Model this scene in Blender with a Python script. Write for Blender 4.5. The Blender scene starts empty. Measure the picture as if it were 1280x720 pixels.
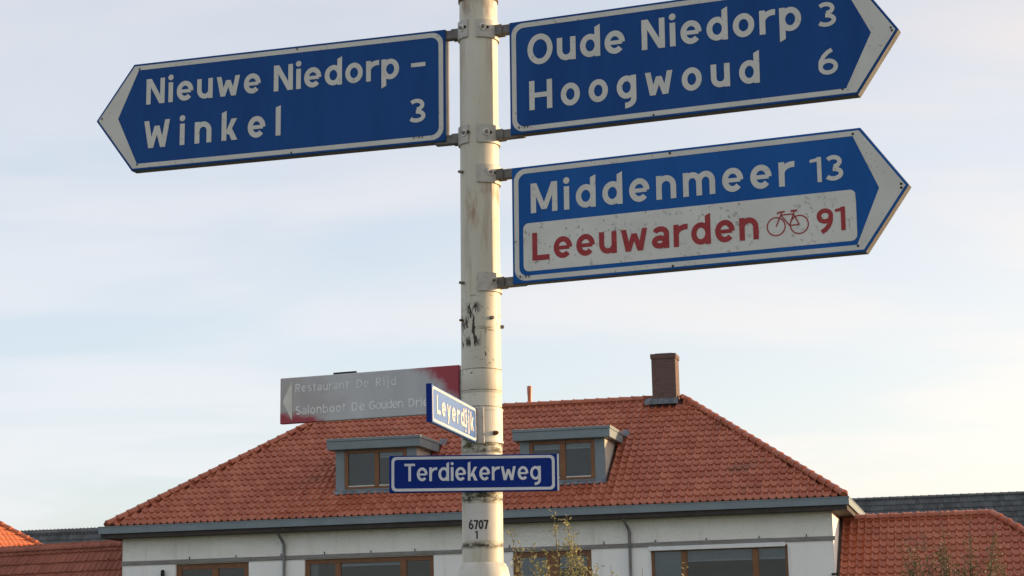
import bpy, math, random
from math import sin, cos, pi, radians, sqrt, atan2, asin
from mathutils import Vector, Matrix
random.seed(7)

# ------------------------------------------------------------------ camera, sky, sun, exposure
scene = bpy.context.scene
C = scene.collection
CAMZ = 1.6
F_PX, PITCH, ROLL = 2497.5, 0.1869, 0.0227
fwd = Vector((0, cos(PITCH), sin(PITCH))); up0 = Vector((0, -sin(PITCH), cos(PITCH))); rt0 = Vector((1, 0, 0))
rt = cos(ROLL)*rt0 - sin(ROLL)*up0; up = sin(ROLL)*rt0 + cos(ROLL)*up0
cam_d = bpy.data.cameras.new('camera'); cam = bpy.data.objects.new('camera', cam_d); C.objects.link(cam)
cam_d.sensor_width = 36; cam_d.lens = F_PX/1280*36; cam_d.clip_start = 0.05; cam_d.clip_end = 3000
M = Matrix((( rt.x, up.x, -fwd.x, 0), (rt.y, up.y, -fwd.y, 0), (rt.z, up.z, -fwd.z, CAMZ), (0, 0, 0, 1)))
cam.matrix_world = M
scene.camera = cam

SUN_AZ = radians(13)      # measured from +X (camera right) towards +Y (away from the camera)
SUN_EL = radians(7.5)
w = bpy.data.worlds.new('World'); scene.world = w; w.use_nodes = True
nt = w.node_tree; N = nt.nodes; Lk = nt.links; N.clear()
sky = N.new('ShaderNodeTexSky'); sky.sky_type = 'NISHITA'; sky.sun_disc = False
sky.sun_elevation = SUN_EL; sky.sun_rotation = pi/2 - SUN_AZ
sky.air_density = 1.0; sky.dust_density = 1.6; sky.ozone_density = 2.6; sky.altitude = 0
geo = N.new('ShaderNodeTexCoord')
sep = N.new('ShaderNodeSeparateXYZ'); Lk.new(geo.outputs['Generated'], sep.inputs[0])
def wmath(op, a, b=None):
    n = N.new('ShaderNodeMath'); n.operation = op
    for i, v in enumerate((a, b)):
        if v is None: continue
        if isinstance(v, (int, float)): n.inputs[i].default_value = v
        else: Lk.new(v, n.inputs[i])
    return n.outputs[0]
den = wmath('ADD', wmath('MAXIMUM', sep.outputs['Z'], 0.0), 0.10)   # flat cloud layer overhead
cb = N.new('ShaderNodeCombineXYZ')
Lk.new(wmath('DIVIDE', sep.outputs['X'], den), cb.inputs[0]); Lk.new(wmath('DIVIDE', sep.outputs['Y'], den), cb.inputs[1])
mp = N.new('ShaderNodeMapping'); mp.inputs['Scale'].default_value = (0.75, 1.25, 1); mp.inputs['Rotation'].default_value = (0, 0, 0.30); mp.inputs['Location'].default_value = (1.3, 0.4, 0)
Lk.new(cb.outputs[0], mp.inputs[0])
nz = N.new('ShaderNodeTexNoise'); nz.inputs['Scale'].default_value = 1.0; nz.inputs['Detail'].default_value = 5; nz.inputs['Roughness'].default_value = 0.5; nz.inputs['Distortion'].default_value = 0.4
Lk.new(mp.outputs[0], nz.inputs['Vector'])
rp = N.new('ShaderNodeValToRGB'); rp.color_ramp.elements[0].position = 0.38; rp.color_ramp.elements[1].position = 0.64
rp.color_ramp.interpolation = 'EASE'
Lk.new(nz.outputs['Fac'], rp.inputs[0])
bw = N.new('ShaderNodeRGBToBW'); Lk.new(sky.outputs[0], bw.inputs[0])
# thin high haze: pale lavender-white overhead, creamier towards the low sun
sdot = N.new('ShaderNodeVectorMath'); sdot.operation = 'DOT_PRODUCT'; Lk.new(geo.outputs['Generated'], sdot.inputs[0])
sdot.inputs[1].default_value = (cos(SUN_EL)*cos(SUN_AZ), cos(SUN_EL)*sin(SUN_AZ), sin(SUN_EL))
warm = N.new('ShaderNodeMapRange'); warm.interpolation_type = 'SMOOTHSTEP'; warm.inputs[1].default_value = 0.0; warm.inputs[2].default_value = 0.75
Lk.new(sdot.outputs['Value'], warm.inputs[0])
tint = N.new('ShaderNodeMix'); tint.data_type = 'RGBA'; tint.inputs[6].default_value = (0.995, 0.985, 1.02, 1); tint.inputs[7].default_value = (1.16, 0.965, 0.82, 1)
Lk.new(warm.outputs[0], tint.inputs[0])
sc = N.new('ShaderNodeMix'); sc.data_type = 'RGBA'; sc.blend_type = 'MULTIPLY'; sc.inputs[0].default_value = 1
Lk.new(tint.outputs[2], sc.inputs[6]); Lk.new(wmath('ADD', wmath('MULTIPLY', bw.outputs[0], 0.50), 1.66), sc.inputs[7])
mx = N.new('ShaderNodeMix'); mx.data_type = 'RGBA'
Lk.new(wmath('ADD', wmath('MULTIPLY', rp.outputs[0], 0.25), 0.57), mx.inputs[0])
Lk.new(sky.outputs[0], mx.inputs[6]); Lk.new(sc.outputs[2], mx.inputs[7])
bg = N.new('ShaderNodeBackground'); bg.inputs[1].default_value = 0.15
Lk.new(mx.outputs[2], bg.inputs[0])
wo = N.new('ShaderNodeOutputWorld'); Lk.new(bg.outputs[0], wo.inputs[0])

sun_d = bpy.data.lights.new('sun', 'SUN'); sun = bpy.data.objects.new('sun', sun_d); C.objects.link(sun)
sun_d.energy = 2.9; sun_d.angle = radians(0.6); sun_d.color = (1.0, 0.68, 0.36)
sdir = Vector((cos(SUN_EL)*cos(SUN_AZ), cos(SUN_EL)*sin(SUN_AZ), sin(SUN_EL)))
sun.rotation_euler = (-sdir).to_track_quat('-Z', 'Y').to_euler(); sun.location = (60, 20, 30)

scene.view_settings.view_transform = 'Standard'; scene.view_settings.look = 'None'
scene.view_settings.gamma = 1; scene.view_settings.use_curve_mapping = False
scene.view_settings.exposure = 1.30
scene.render.engine = 'CYCLES'
scene.render.resolution_x = 1024; scene.render.resolution_y = 576

# ------------------------------------------------------------------ helpers
def mesh_obj(name, verts, faces, mat=None, parent=None, smooth=False, mats=None, fmat=None):
    me = bpy.data.meshes.new(name); me.from_pydata([tuple(v) for v in verts], [], faces); me.update()
    if mat: me.materials.append(mat)
    if mats:
        for m in mats: me.materials.append(m)
        if fmat:
            for i, k in enumerate(fmat): me.polygons[i].material_index = k
    if smooth: me.polygons.foreach_set('use_smooth', [True]*len(me.polygons))
    o = bpy.data.objects.new(name, me); C.objects.link(o)
    if parent: o.parent = parent
    return o
def empty(name, mat4):
    o = bpy.data.objects.new(name, None); C.objects.link(o); o.matrix_world = mat4; o.empty_display_size = 0.2
    return o
def tag(o, label, cat, group=None):
    o['label'] = label; o['category'] = cat
    if group: o['group'] = group
    return o
class MB:
    def __init__(s): s.v = []; s.f = []
    def add(s, verts, faces):
        b = len(s.v); s.v += [tuple(v) for v in verts]; s.f += [tuple(i+b for i in f) for f in faces]; return s
    def box(s, x0, x1, y0, y1, z0, z1):
        v = [(x0,y0,z0),(x1,y0,z0),(x1,y1,z0),(x0,y1,z0),(x0,y0,z1),(x1,y0,z1),(x1,y1,z1),(x0,y1,z1)]
        return s.add(v, [(0,3,2,1),(4,5,6,7),(0,1,5,4),(1,2,6,5),(2,3,7,6),(3,0,4,7)])
    def bbox(s, x0, x1, y0, y1, z0, z1, b=0.003):          # box with chamfered vertical (z) and x edges
        xs = (x0, x1); ys = (y0, y1); zs = (z0, z1); v = []; idx = {}
        for i in (0,1):
            for j in (0,1):
                for k in (0,1):
                    sx = b if i == 0 else -b; sy = b if j == 0 else -b; sz = b if k == 0 else -b
                    for a, d in enumerate(((0,sy,sz),(sx,0,sz),(sx,sy,0))):
                        idx[(i,j,k,a)] = len(v); v.append((xs[i]+d[0], ys[j]+d[1], zs[k]+d[2]))
        f = []
        for a in range(3):
            for e in (0,1):
                o_ = [q for q in range(3) if q != a]; c = []
                for p, q in ((0,0),(1,0),(1,1),(0,1)):
                    key = [0,0,0]; key[a] = e; key[o_[0]] = p; key[o_[1]] = q; c.append(idx[(*key, a)])
                f.append(tuple(c))
        for a in range(3):
            o_ = [q for q in range(3) if q != a]
            for p in (0,1):
                for q in (0,1):
                    k0 = [0,0,0]; k1 = [0,0,0]; k0[a] = 0; k1[a] = 1
                    for k in (k0, k1): k[o_[0]] = p; k[o_[1]] = q
                    f.append((idx[(*k0,o_[0])], idx[(*k1,o_[0])], idx[(*k1,o_[1])], idx[(*k0,o_[1])]))
        for i in (0,1):
            for j in (0,1):
                for k in (0,1): f.append((idx[(i,j,k,0)], idx[(i,j,k,1)], idx[(i,j,k,2)]))
        return s.add(v, f)
    def tube(s, pts, rad, n=10, cap=True):
        pts = [Vector(p) for p in pts]; rs = rad if isinstance(rad, (list, tuple)) else [rad]*len(pts)
        rings = []; prev = None
        for i, p in enumerate(pts):
            t = (pts[min(i+1, len(pts)-1)] - pts[max(i-1, 0)]).normalized()
            if prev is None:
                a = Vector((0,0,1)) if abs(t.z) < 0.9 else Vector((1,0,0)); nrm = t.cross(a).normalized()
            else: nrm = (prev - t*prev.dot(t)).normalized()
            prev = nrm; b = t.cross(nrm)
            rings.append([p + (nrm*cos(2*pi*k/n) + b*sin(2*pi*k/n))*rs[i] for k in range(n)])
        v = [q for r in rings for q in r]; f = []
        for i in range(len(pts)-1):
            for k in range(n): f.append((i*n+k, i*n+(k+1)%n, (i+1)*n+(k+1)%n, (i+1)*n+k))
        if cap: f.append(tuple(range(n-1, -1, -1))); f.append(tuple((len(pts)-1)*n+k for k in range(n)))
        return s.add(v, f)
    def lathe(s, prof, n=48, c=(0,0)):
        v = []; f = []
        for r, z in prof:
            for k in range(n): v.append((c[0]+r*cos(2*pi*k/n), c[1]+r*sin(2*pi*k/n), z))
        for i in range(len(prof)-1):
            for k in range(n): f.append((i*n+k, i*n+(k+1)%n, (i+1)*n+(k+1)%n, (i+1)*n+k))
        return s.add(v, f)
    def shell(s, r0, r1, a0, a1, z0, z1, n=18):            # curved plate round the pole, angles in radians
        v = []; f = []
        for i in range(n+1):
            a = a0 + (a1-a0)*i/n
            for r, z in ((r0,z0),(r1,z0),(r1,z1),(r0,z1)): v.append((r*cos(a), r*sin(a), z))
        for i in range(n):
            for k in range(4): f.append((i*4+k, i*4+(k+1)%4, i*4+4+(k+1)%4, i*4+4+k))
        f.append((0,1,2,3)); f.append((n*4+3,n*4+2,n*4+1,n*4))
        return s.add(v, f)
    def build(s, name, mat, parent=None, smooth=False): return mesh_obj(name, s.v, s.f, mat, parent, smooth)
def smooth_by_angle(o, deg=35):
    me = o.data; me.polygons.foreach_set('use_smooth', [True]*len(me.polygons))
    me.set_sharp_from_angle(angle=radians(deg))
    return o

# ------------------------------------------------------------------ materials
def newmat(name):
    m = bpy.data.materials.new(name); m.use_nodes = True
    return m, m.node_tree.nodes, m.node_tree.links, m.node_tree.nodes['Principled BSDF']
def nd_noise(n, l, vec, scale, detail=4, rough=0.6, stretch=None):
    t = n.new('ShaderNodeTexNoise'); t.inputs['Scale'].default_value = scale; t.inputs['Detail'].default_value = detail; t.inputs['Roughness'].default_value = rough
    if stretch:
        mp = n.new('ShaderNodeMapping'); mp.inputs['Scale'].default_value = stretch; l.new(vec, mp.inputs[0]); vec = mp.outputs[0]
    l.new(vec, t.inputs['Vector']); return t.outputs['Fac']
def nd_ramp(n, l, fac, p0, p1, c0=(0,0,0,1), c1=(1,1,1,1)):
    r = n.new('ShaderNodeValToRGB'); e = r.color_ramp.elements; e[0].position = p0; e[1].position = p1; e[0].color = c0; e[1].color = c1
    l.new(fac, r.inputs[0]); return r.outputs[0]
def nd_mix(n, l, fac, a, b, blend='MIX'):
    m = n.new('ShaderNodeMix'); m.data_type = 'RGBA'; m.blend_type = blend
    if isinstance(fac, (int, float)): m.inputs[0].default_value = fac
    else: l.new(fac, m.inputs[0])
    for i, v in ((6, a), (7, b)):
        if isinstance(v, tuple): m.inputs[i].default_value = v if len(v) == 4 else (*v, 1)
        else: l.new(v, m.inputs[i])
    return m.outputs[2]
def nd_math(n, l, op, a, b=None, c=None, clamp=False):
    m = n.new('ShaderNodeMath'); m.operation = op; m.use_clamp = clamp
    for i, v in enumerate((a, b, c)):
        if v is None: continue
        if isinstance(v, (int, float)): m.inputs[i].default_value = v
        else: l.new(v, m.inputs[i])
    return m.outputs[0]
def nd_bump(n, l, b, h, strength, dist=0.01):
    k = n.new('ShaderNodeBump'); k.inputs['Strength'].default_value = strength; k.inputs['Distance'].default_value = dist
    l.new(h, k.inputs['Height']); l.new(k.outputs[0], b.inputs['Normal'])
def obj_vec(n): return n.new('ShaderNodeTexCoord').outputs['Object']
def pos_vec(n): return n.new('ShaderNodeNewGeometry').outputs['Position']
def weathered(name, col, col2, scale=8, lo=0.45, hi=0.7, rough=0.6, metal=0.0, bump=0.0, spec=0.4, world=True, detail=5, stretch=None):
    m, n, l, b = newmat(name); v = pos_vec(n) if world else obj_vec(n)
    f = nd_ramp(n, l, nd_noise(n, l, v, scale, detail, 0.65, stretch), lo, hi)
    l.new(nd_mix(n, l, f, col, col2), b.inputs['Base Color'])
    b.inputs['Roughness'].default_value = rough; b.inputs['Metallic'].default_value = metal; b.inputs['Specular IOR Level'].default_value = spec
    if bump: nd_bump(n, l, b, nd_noise(n, l, v, scale*4, 4), bump)
    return m
M_BLUE = weathered('sign_blue', (0.004, 0.052, 0.205), (0.010, 0.070, 0.25), 7, 0.35, 0.72, 0.55, spec=0.15, stretch=(1,1,0.22))
M_BLUE2 = weathered('sign_blue_bright', (0.005, 0.080, 0.295), (0.011, 0.100, 0.345), 7, 0.35, 0.72, 0.55, spec=0.15, stretch=(1,1,0.22))
M_BLUE3 = weathered('street_sign_blue', (0.003, 0.022, 0.19), (0.004, 0.027, 0.21), 4, 0.3, 0.8, 0.55, spec=0.12)
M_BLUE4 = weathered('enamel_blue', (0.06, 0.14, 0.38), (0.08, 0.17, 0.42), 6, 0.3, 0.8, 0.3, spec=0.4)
def film(name, base, speck, amount=0.62, scale=60):
    m, n, l, b = newmat(name); v = pos_vec(n)
    f1 = nd_ramp(n, l, nd_noise(n, l, v, scale, 6, 0.7), amount, amount+0.05)
    f2 = nd_ramp(n, l, nd_noise(n, l, v, 9, 3, 0.5), 0.3, 0.75)
    tone = nd_mix(n, l, f2, base, tuple(c*0.88 for c in base))
    mask = nd_math(n, l, 'MULTIPLY', f1, nd_ramp(n, l, nd_noise(n, l, v, 14, 2), 0.40, 0.62))
    l.new(nd_mix(n, l, mask, tone, speck), b.inputs['Base Color'])
    b.inputs['Roughness'].default_value = 0.55; b.inputs['Specular IOR Level'].default_value = 0.3
    return m
M_WHITE = film('aged_white_film', (0.62, 0.60, 0.545), (0.24, 0.21, 0.17), 0.60, 70)
M_WHITEP = film('aged_white_panel', (0.66, 0.64, 0.585), (0.27, 0.25, 0.21), 0.57, 60)
M_WHITES = film('street_sign_white', (0.68, 0.69, 0.72), (0.46, 0.46, 0.46), 0.70, 50)
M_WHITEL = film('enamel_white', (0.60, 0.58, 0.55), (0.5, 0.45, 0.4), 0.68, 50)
M_RED = weathered('sign_red', (0.30, 0.022, 0.025), (0.36, 0.035, 0.035), 30, 0.4, 0.7, 0.5, spec=0.3)
M_BLACK = weathered('black_print', (0.02, 0.02, 0.02), (0.05, 0.05, 0.05), 80, 0.5, 0.8, 0.6)
M_EDGE = weathered('sign_edge_aluminium', (0.16, 0.155, 0.15), (0.09, 0.08, 0.075), 12, 0.4, 0.7, 0.55, 0.2)
M_BACK = weathered('sign_back', (0.30, 0.30, 0.29), (0.2, 0.2, 0.19), 8, 0.4, 0.7, 0.5, 0.3)
M_ARM = weathered('arm_galvanised', (0.20, 0.185, 0.17), (0.10, 0.085, 0.07), 25, 0.4, 0.7, 0.6, 0.3)
M_PLATE = weathered('clamp_painted', (0.46, 0.44, 0.395), (0.28, 0.24, 0.19), 40, 0.52, 0.78, 0.55, 0.1)
M_BOLT = weathered('bolt_steel', (0.62, 0.60, 0.55), (0.25, 0.18, 0.12), 120, 0.5, 0.75, 0.5, 0.2)
M_RUST = weathered('rusty_bolt', (0.12, 0.05, 0.025), (0.05, 0.03, 0.02), 90, 0.4, 0.7, 0.8)
M_GREYBOLT = weathered('weathered_stub', (0.22, 0.20, 0.18), (0.10, 0.07, 0.05), 90, 0.4, 0.7, 0.7)
M_SEAM = weathered('seam_brown', (0.13, 0.10, 0.07), (0.40, 0.36, 0.28), 28, 0.42, 0.62, 0.8)  # dark brown mottled with tan, for the thin rings at the pole joints
M_DARK = weathered('dark_slot', (0.015, 0.013, 0.012), (0.03, 0.025, 0.02), 60, 0.4, 0.7, 0.8)

def pole_material():
    m, n, l, b = newmat('pole_cream_paint'); tc = n.new('ShaderNodeTexCoord'); v = tc.outputs['Object']
    sp = n.new('ShaderNodeSeparateXYZ'); l.new(v, sp.inputs[0]); z = sp.outputs['Z']
    base = nd_mix(n, l, nd_ramp(n, l, nd_noise(n, l, v, 5, 4, 0.6, (1,1,0.35)), 0.35, 0.7), (0.62, 0.58, 0.48), (0.52, 0.48, 0.385))
    base = nd_mix(n, l, nd_math(n, l, 'MULTIPLY', nd_ramp(n, l, nd_noise(n, l, v, 26, 5, 0.7, (1,1,0.12)), 0.54, 0.70), 0.50), base, (0.33, 0.25, 0.15))
    def band(z0, z1, soft=0.012):      # 1 between the two heights
        a = nd_math(n, l, 'DIVIDE', nd_math(n, l, 'SUBTRACT', z, z0), soft, clamp=True)
        c = nd_math(n, l, 'DIVIDE', nd_math(n, l, 'SUBTRACT', z1, z), soft, clamp=True)
        return nd_math(n, l, 'MULTIPLY', a, c)
    ringn = nd_noise(n, l, v, 30, 5, 0.7, (1,1,2.2)); fl = nd_noise(n, l, v, 26, 5, 0.6, (1,1,0.28)); fk = nd_noise(n, l, v, 62, 5, 0.62, (1,1,0.24)); hn = nd_noise(n, l, v, 9, 5, 0.7, (1,1,7))
    def lay(base, mask, col): return nd_mix(n, l, mask, base, col)
    # algae and dirt rings at the sleeve joints
    for z0, z1, p, col in ((0.545+CAMZ, 0.60+CAMZ, 0.40, (0.060, 0.055, 0.020)), (0.715+CAMZ, 0.785+CAMZ, 0.44, (0.085, 0.075, 0.030)), (0.390+CAMZ, 0.421+CAMZ, 0.40, (0.070, 0.055, 0.030))):
        base = lay(base, nd_math(n, l, 'MULTIPLY', band(z0, z1), nd_ramp(n, l, ringn, p, p+0.14)), col)
    # black flakes where an old sticker came off, towards the camera's left
    sx = nd_math(n, l, 'MULTIPLY', nd_math(n, l, 'DIVIDE', nd_math(n, l, 'SUBTRACT', 0.005, sp.outputs['X']), 0.02, clamp=True), nd_math(n, l, 'DIVIDE', nd_math(n, l, 'SUBTRACT', 0.0, sp.outputs['Y']), 0.02, clamp=True))
    base = lay(base, nd_math(n, l, 'MULTIPLY', nd_math(n, l, 'MULTIPLY', band(1.085+CAMZ, 1.25+CAMZ, 0.012), sx), nd_ramp(n, l, fk, 0.515, 0.53)), (0.045, 0.032, 0.018))
    # fine horizontal scratches above the sleeve
    base = lay(base, nd_math(n, l, 'MULTIPLY', band(0.99+CAMZ, 1.33+CAMZ, 0.05), nd_math(n, l, 'MULTIPLY', nd_ramp(n, l, hn, 0.60, 0.66), 0.7)), (0.16, 0.12, 0.07))
    base = lay(base, nd_math(n, l, 'MULTIPLY', band(0.80+CAMZ, 0.95+CAMZ, 0.03), nd_math(n, l, 'MULTIPLY', nd_ramp(n, l, hn, 0.62, 0.68), 0.5)), (0.2, 0.14, 0.08))
    base = lay(base, nd_math(n, l, 'MULTIPLY', band(0.60+CAMZ, 1.40+CAMZ, 0.15), nd_ramp(n, l, nd_noise(n, l, v, 85, 4, 0.65, (1,1,0.6)), 0.645, 0.67)), (0.12, 0.08, 0.045))
    # rust runs below the clamp bands and at the top
    base = lay(base, nd_math(n, l, 'MULTIPLY', band(1.50+CAMZ, 1.69+CAMZ, 0.06), nd_math(n, l, 'MULTIPLY', nd_ramp(n, l, fl, 0.48, 0.62), 0.75)), (0.30, 0.13, 0.04))
    base = lay(base, nd_math(n, l, 'MULTIPLY', band(2.27+CAMZ, 2.44+CAMZ, 0.05), nd_math(n, l, 'MULTIPLY', nd_ramp(n, l, fl, 0.46, 0.62), 0.7)), (0.20, 0.10, 0.04))
    l.new(base, b.inputs['Base Color']); b.inputs['Roughness'].default_value = 0.5; b.inputs['Specular IOR Level'].default_value = 0.35
    nd_bump(n, l, b, nd_noise(n, l, v, 60, 4), 0.12, 0.004)
    return m
M_POLE = pole_material()
M_SLEEVE = weathered('pole_sleeve', (0.60, 0.57, 0.50), (0.42, 0.37, 0.28), 22, 0.48, 0.75, 0.5, world=False, stretch=(1,1,0.5))
M_STICK = weathered('number_sticker', (0.60, 0.57, 0.52), (0.53, 0.49, 0.43), 14, 0.45, 0.7, 0.5)

def tile_material(name, c0, c1, moss, mosslo=0.60, rough=0.62):
    m, n, l, b = newmat(name); v = pos_vec(n)
    oi = n.new('ShaderNodeObjectInfo'); g = n.new('ShaderNodeNewGeometry')
    rnd = nd_math(n, l, 'FRACT', nd_math(n, l, 'ADD', oi.outputs['Random'], g.outputs['Random Per Island']))
    t = nd_math(n, l, 'ADD', nd_math(n, l, 'MULTIPLY', rnd, 0.45), nd_math(n, l, 'MULTIPLY', nd_noise(n, l, v, 1.3, 4), 0.7))
    col = nd_mix(n, l, nd_ramp(n, l, t, 0.30, 0.85), c0, c1)
    dirt = nd_ramp(n, l, nd_noise(n, l, v, 0.55, 5, 0.7), mosslo, mosslo+0.16)
    col = nd_mix(n, l, nd_math(n, l, 'MULTIPLY', dirt, 0.75), col, moss)
    col = nd_mix(n, l, nd_math(n, l, 'MULTIPLY', nd_ramp(n, l, nd_noise(n, l, v, 16, 5, 0.7), 0.50, 0.72), 0.35), col, tuple(k*0.45 for k in c0))
    l.new(col, b.inputs['Base Color']); b.inputs['Roughness'].default_value = rough; b.inputs['Specular IOR Level'].default_value = 0.35
    nd_bump(n, l, b, nd_noise(n, l, v, 40, 4), 0.2, 0.01)
    return m
M_TILE = tile_material('terracotta_tile', (0.355, 0.095, 0.049), (0.485, 0.160, 0.092), (0.15, 0.08, 0.05), 0.62, 0.36)
M_TILED = tile_material('dark_red_tile', (0.27, 0.085, 0.052), (0.37, 0.125, 0.078), (0.09, 0.05, 0.035), 0.6, 0.7)
M_TILEO = tile_material('orange_tile', (0.50, 0.14, 0.06), (0.60, 0.18, 0.08), (0.25, 0.10, 0.06), 0.7)
M_TILEG = tile_material('anthracite_tile', (0.075, 0.082, 0.086), (0.14, 0.15, 0.155), (0.03, 0.034, 0.034), 0.6)
M_UNDER = weathered('roof_underlay', (0.10, 0.045, 0.03), (0.07, 0.035, 0.025), 4, 0.4, 0.7, 0.9)
def stucco(name, col, col2, scale, bump, dist):
    m, n, l, b = newmat(name); v = pos_vec(n)
    c_ = nd_mix(n, l, nd_ramp(n, l, nd_noise(n, l, v, 0.9, 5, 0.65), 0.35, 0.75), col, col2)
    run_ = nd_ramp(n, l, nd_noise(n, l, v, 3.2, 6, 0.7, (1,1,0.10)), 0.54, 0.72)      # faint rain streaks
    l.new(nd_mix(n, l, nd_math(n, l, 'MULTIPLY', run_, 0.32), c_, (0.42, 0.40, 0.35)), b.inputs['Base Color'])
    b.inputs['Roughness'].default_value = 0.9; b.inputs['Specular IOR Level'].default_value = 0.2
    nd_bump(n, l, b, nd_noise(n, l, v, scale, 4, 0.6), bump, dist); return m
M_STUC = stucco('white_rough_stucco', (0.88, 0.86, 0.79), (0.80, 0.78, 0.71), 16, 0.75, 0.05)
M_WALL = stucco('white_smooth_render', (0.89, 0.875, 0.84), (0.83, 0.815, 0.775), 30, 0.15, 0.01)
M_BANDM = weathered('grey_band', (0.27, 0.26, 0.245), (0.18, 0.165, 0.15), 5, 0.4, 0.7, 0.85, stretch=(0.5,0.5,4))
M_FASCIA = weathered('grey_blue_fascia', (0.20, 0.245, 0.265), (0.165, 0.20, 0.215), 1.6, 0.35, 0.7, 0.55)
M_CAPT = weathered('pale_trim_cap', (0.55, 0.53, 0.50), (0.42, 0.40, 0.37), 3, 0.4, 0.7, 0.5)
M_SOFFIT = weathered('dark_soffit', (0.055, 0.045, 0.038), (0.035, 0.028, 0.025), 2, 0.4, 0.7, 0.8)
M_WOOD = weathered('brown_window_wood', (0.22, 0.095, 0.035), (0.15, 0.065, 0.026), 6, 0.4, 0.7, 0.5, stretch=(1,1,0.3))
M_CHEEK = weathered('pale_cheek_board', (0.50, 0.46, 0.40), (0.40, 0.37, 0.32), 3, 0.4, 0.7, 0.7)
M_LEAD = weathered('lead_flashing', (0.11, 0.125, 0.14), (0.20, 0.215, 0.23), 5, 0.45, 0.6, 0.55)
M_PIPE = weathered('zinc_downpipe', (0.22, 0.22, 0.225), (0.14, 0.135, 0.13), 3, 0.4, 0.7, 0.5, 0.3)
M_BLIND = weathered('grey_green_blind', (0.50, 0.55, 0.56), (0.42, 0.47, 0.47), 12, 0.4, 0.7, 0.8)
M_BLINDB = weathered('blind_bar_white', (0.80, 0.80, 0.78), (0.72, 0.72, 0.70), 5, 0.4, 0.7, 0.6)
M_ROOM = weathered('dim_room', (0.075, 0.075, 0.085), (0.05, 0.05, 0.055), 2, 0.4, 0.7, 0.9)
M_SILLW = weathered('white_bead', (0.66, 0.63, 0.58), (0.55, 0.52, 0.47), 8, 0.4, 0.7, 0.5)
def glass():
    m, n, l, b = newmat('window_glass'); n.remove(b)
    tr = n.new('ShaderNodeBsdfTransparent'); tr.inputs[0].default_value = (0.72, 0.76, 0.78, 1)
    gl = n.new('ShaderNodeBsdfGlossy'); gl.inputs['Roughness'].default_value = 0.03
    k = n.new('ShaderNodeNewGeometry')
    bp = n.new('ShaderNodeBump'); bp.inputs['Strength'].default_value = 0.05; l.new(nd_noise(n, l, k.outputs['Position'], 1.5, 2), bp.inputs['Height']); l.new(bp.outputs[0], gl.inputs['Normal'])
    fr = n.new('ShaderNodeFresnel'); fr.inputs[0].default_value = 1.5
    mx = n.new('ShaderNodeMixShader'); l.new(nd_math(n, l, 'ADD', nd_math(n, l, 'MULTIPLY', fr.outputs[0], 1.0), 0.0), mx.inputs[0])
    l.new(tr.outputs[0], mx.inputs[1]); l.new(gl.outputs[0], mx.inputs[2])
    l.new(mx.outputs[0], n['Material Output'].inputs[0]); return m
M_GLASS = glass()
def brick_mat():
    m, n, l, b = newmat('chimney_brick'); v = obj_vec(n)
    # use (x+y, z) so that both faces show courses
    sp = n.new('ShaderNodeSeparateXYZ'); l.new(v, sp.inputs[0]); cb = n.new('ShaderNodeCombineXYZ')
    l.new(nd_math(n, l, 'ADD', sp.outputs['X'], sp.outputs['Y']), cb.inputs[0]); l.new(sp.outputs['Z'], cb.inputs[1])
    t = n.new('ShaderNodeTexBrick'); t.inputs['Scale'].default_value = 1; t.inputs['Brick Width'].default_value = 0.22; t.inputs['Row Height'].default_value = 0.063
    t.inputs['Mortar Size'].default_value = 0.008; t.inputs['Color1'].default_value = (0.10, 0.056, 0.046, 1); t.inputs['Color2'].default_value = (0.145, 0.078, 0.062, 1); t.inputs['Mortar'].default_value = (0.13, 0.105, 0.092, 1)
    l.new(cb.outputs[0], t.inputs['Vector']); l.new(t.outputs['Color'], b.inputs['Base Color']); b.inputs['Roughness'].default_value = 0.9
    nd_bump(n, l, b, t.outputs['Fac'], -0.5, 0.01); return m
M_BRICK = brick_mat()
M_LEAF = None
def leaf_mat(name, c0, c1, trans=0.35):
    m, n, l, b = newmat(name); g = n.new('ShaderNodeNewGeometry')
    col = nd_mix(n, l, g.outputs['Random Per Island'], c0, c1); l.new(col, b.inputs['Base Color']); b.inputs['Roughness'].default_value = 0.55
    t = n.new('ShaderNodeBsdfTranslucent'); l.new(col, t.inputs[0]); mx = n.new('ShaderNodeMixShader'); mx.inputs[0].default_value = trans
    l.new(b.outputs[0], mx.inputs[1]); l.new(t.outputs[0], mx.inputs[2]); l.new(mx.outputs[0], n['Material Output'].inputs[0]); return m
M_LEAF1 = leaf_mat('autumn_willow_leaf', (0.24, 0.23, 0.085), (0.42, 0.36, 0.16))
M_LEAF2 = leaf_mat('dull_green_leaf', (0.085, 0.085, 0.035), (0.17, 0.135, 0.065))
M_TWIG = weathered('twig_bark', (0.16, 0.12, 0.07), (0.09, 0.07, 0.045), 20, 0.4, 0.7, 0.8)

# ------------------------------------------------------------------ the ground
def sheet(name, x0, x1, y0, y1, z, mat):
    o = mesh_obj(name, [(x0,y0,z),(x1,y0,z),(x1,y1,z),(x0,y1,z)], [(0,1,2,3)], mat); o['kind'] = 'structure'; return o
M_GRASSG = weathered('rough_grass_ground', (0.055, 0.075, 0.028), (0.09, 0.085, 0.045), 0.7, 0.35, 0.7, 0.95)
M_ROAD = weathered('brick_paved_road', (0.11, 0.085, 0.075), (0.08, 0.07, 0.065), 2.5, 0.35, 0.7, 0.9)
M_KERB = weathered('concrete_kerb', (0.32, 0.31, 0.29), (0.24, 0.23, 0.21), 4, 0.4, 0.7, 0.9)
sheet('ground', -1500, 1500, -1500, 1500, 0.0, M_GRASSG)
sheet('road', -120, 120, 9.5, 15.5, 0.004, M_ROAD)
for nm, y in (('kerb', 9.35), ('kerb', 15.5)):
    o = MB().bbox(-120, 120, y, y+0.15, -0.05, 0.12, 0.01).build(nm, M_KERB); o['kind'] = 'structure'

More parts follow.
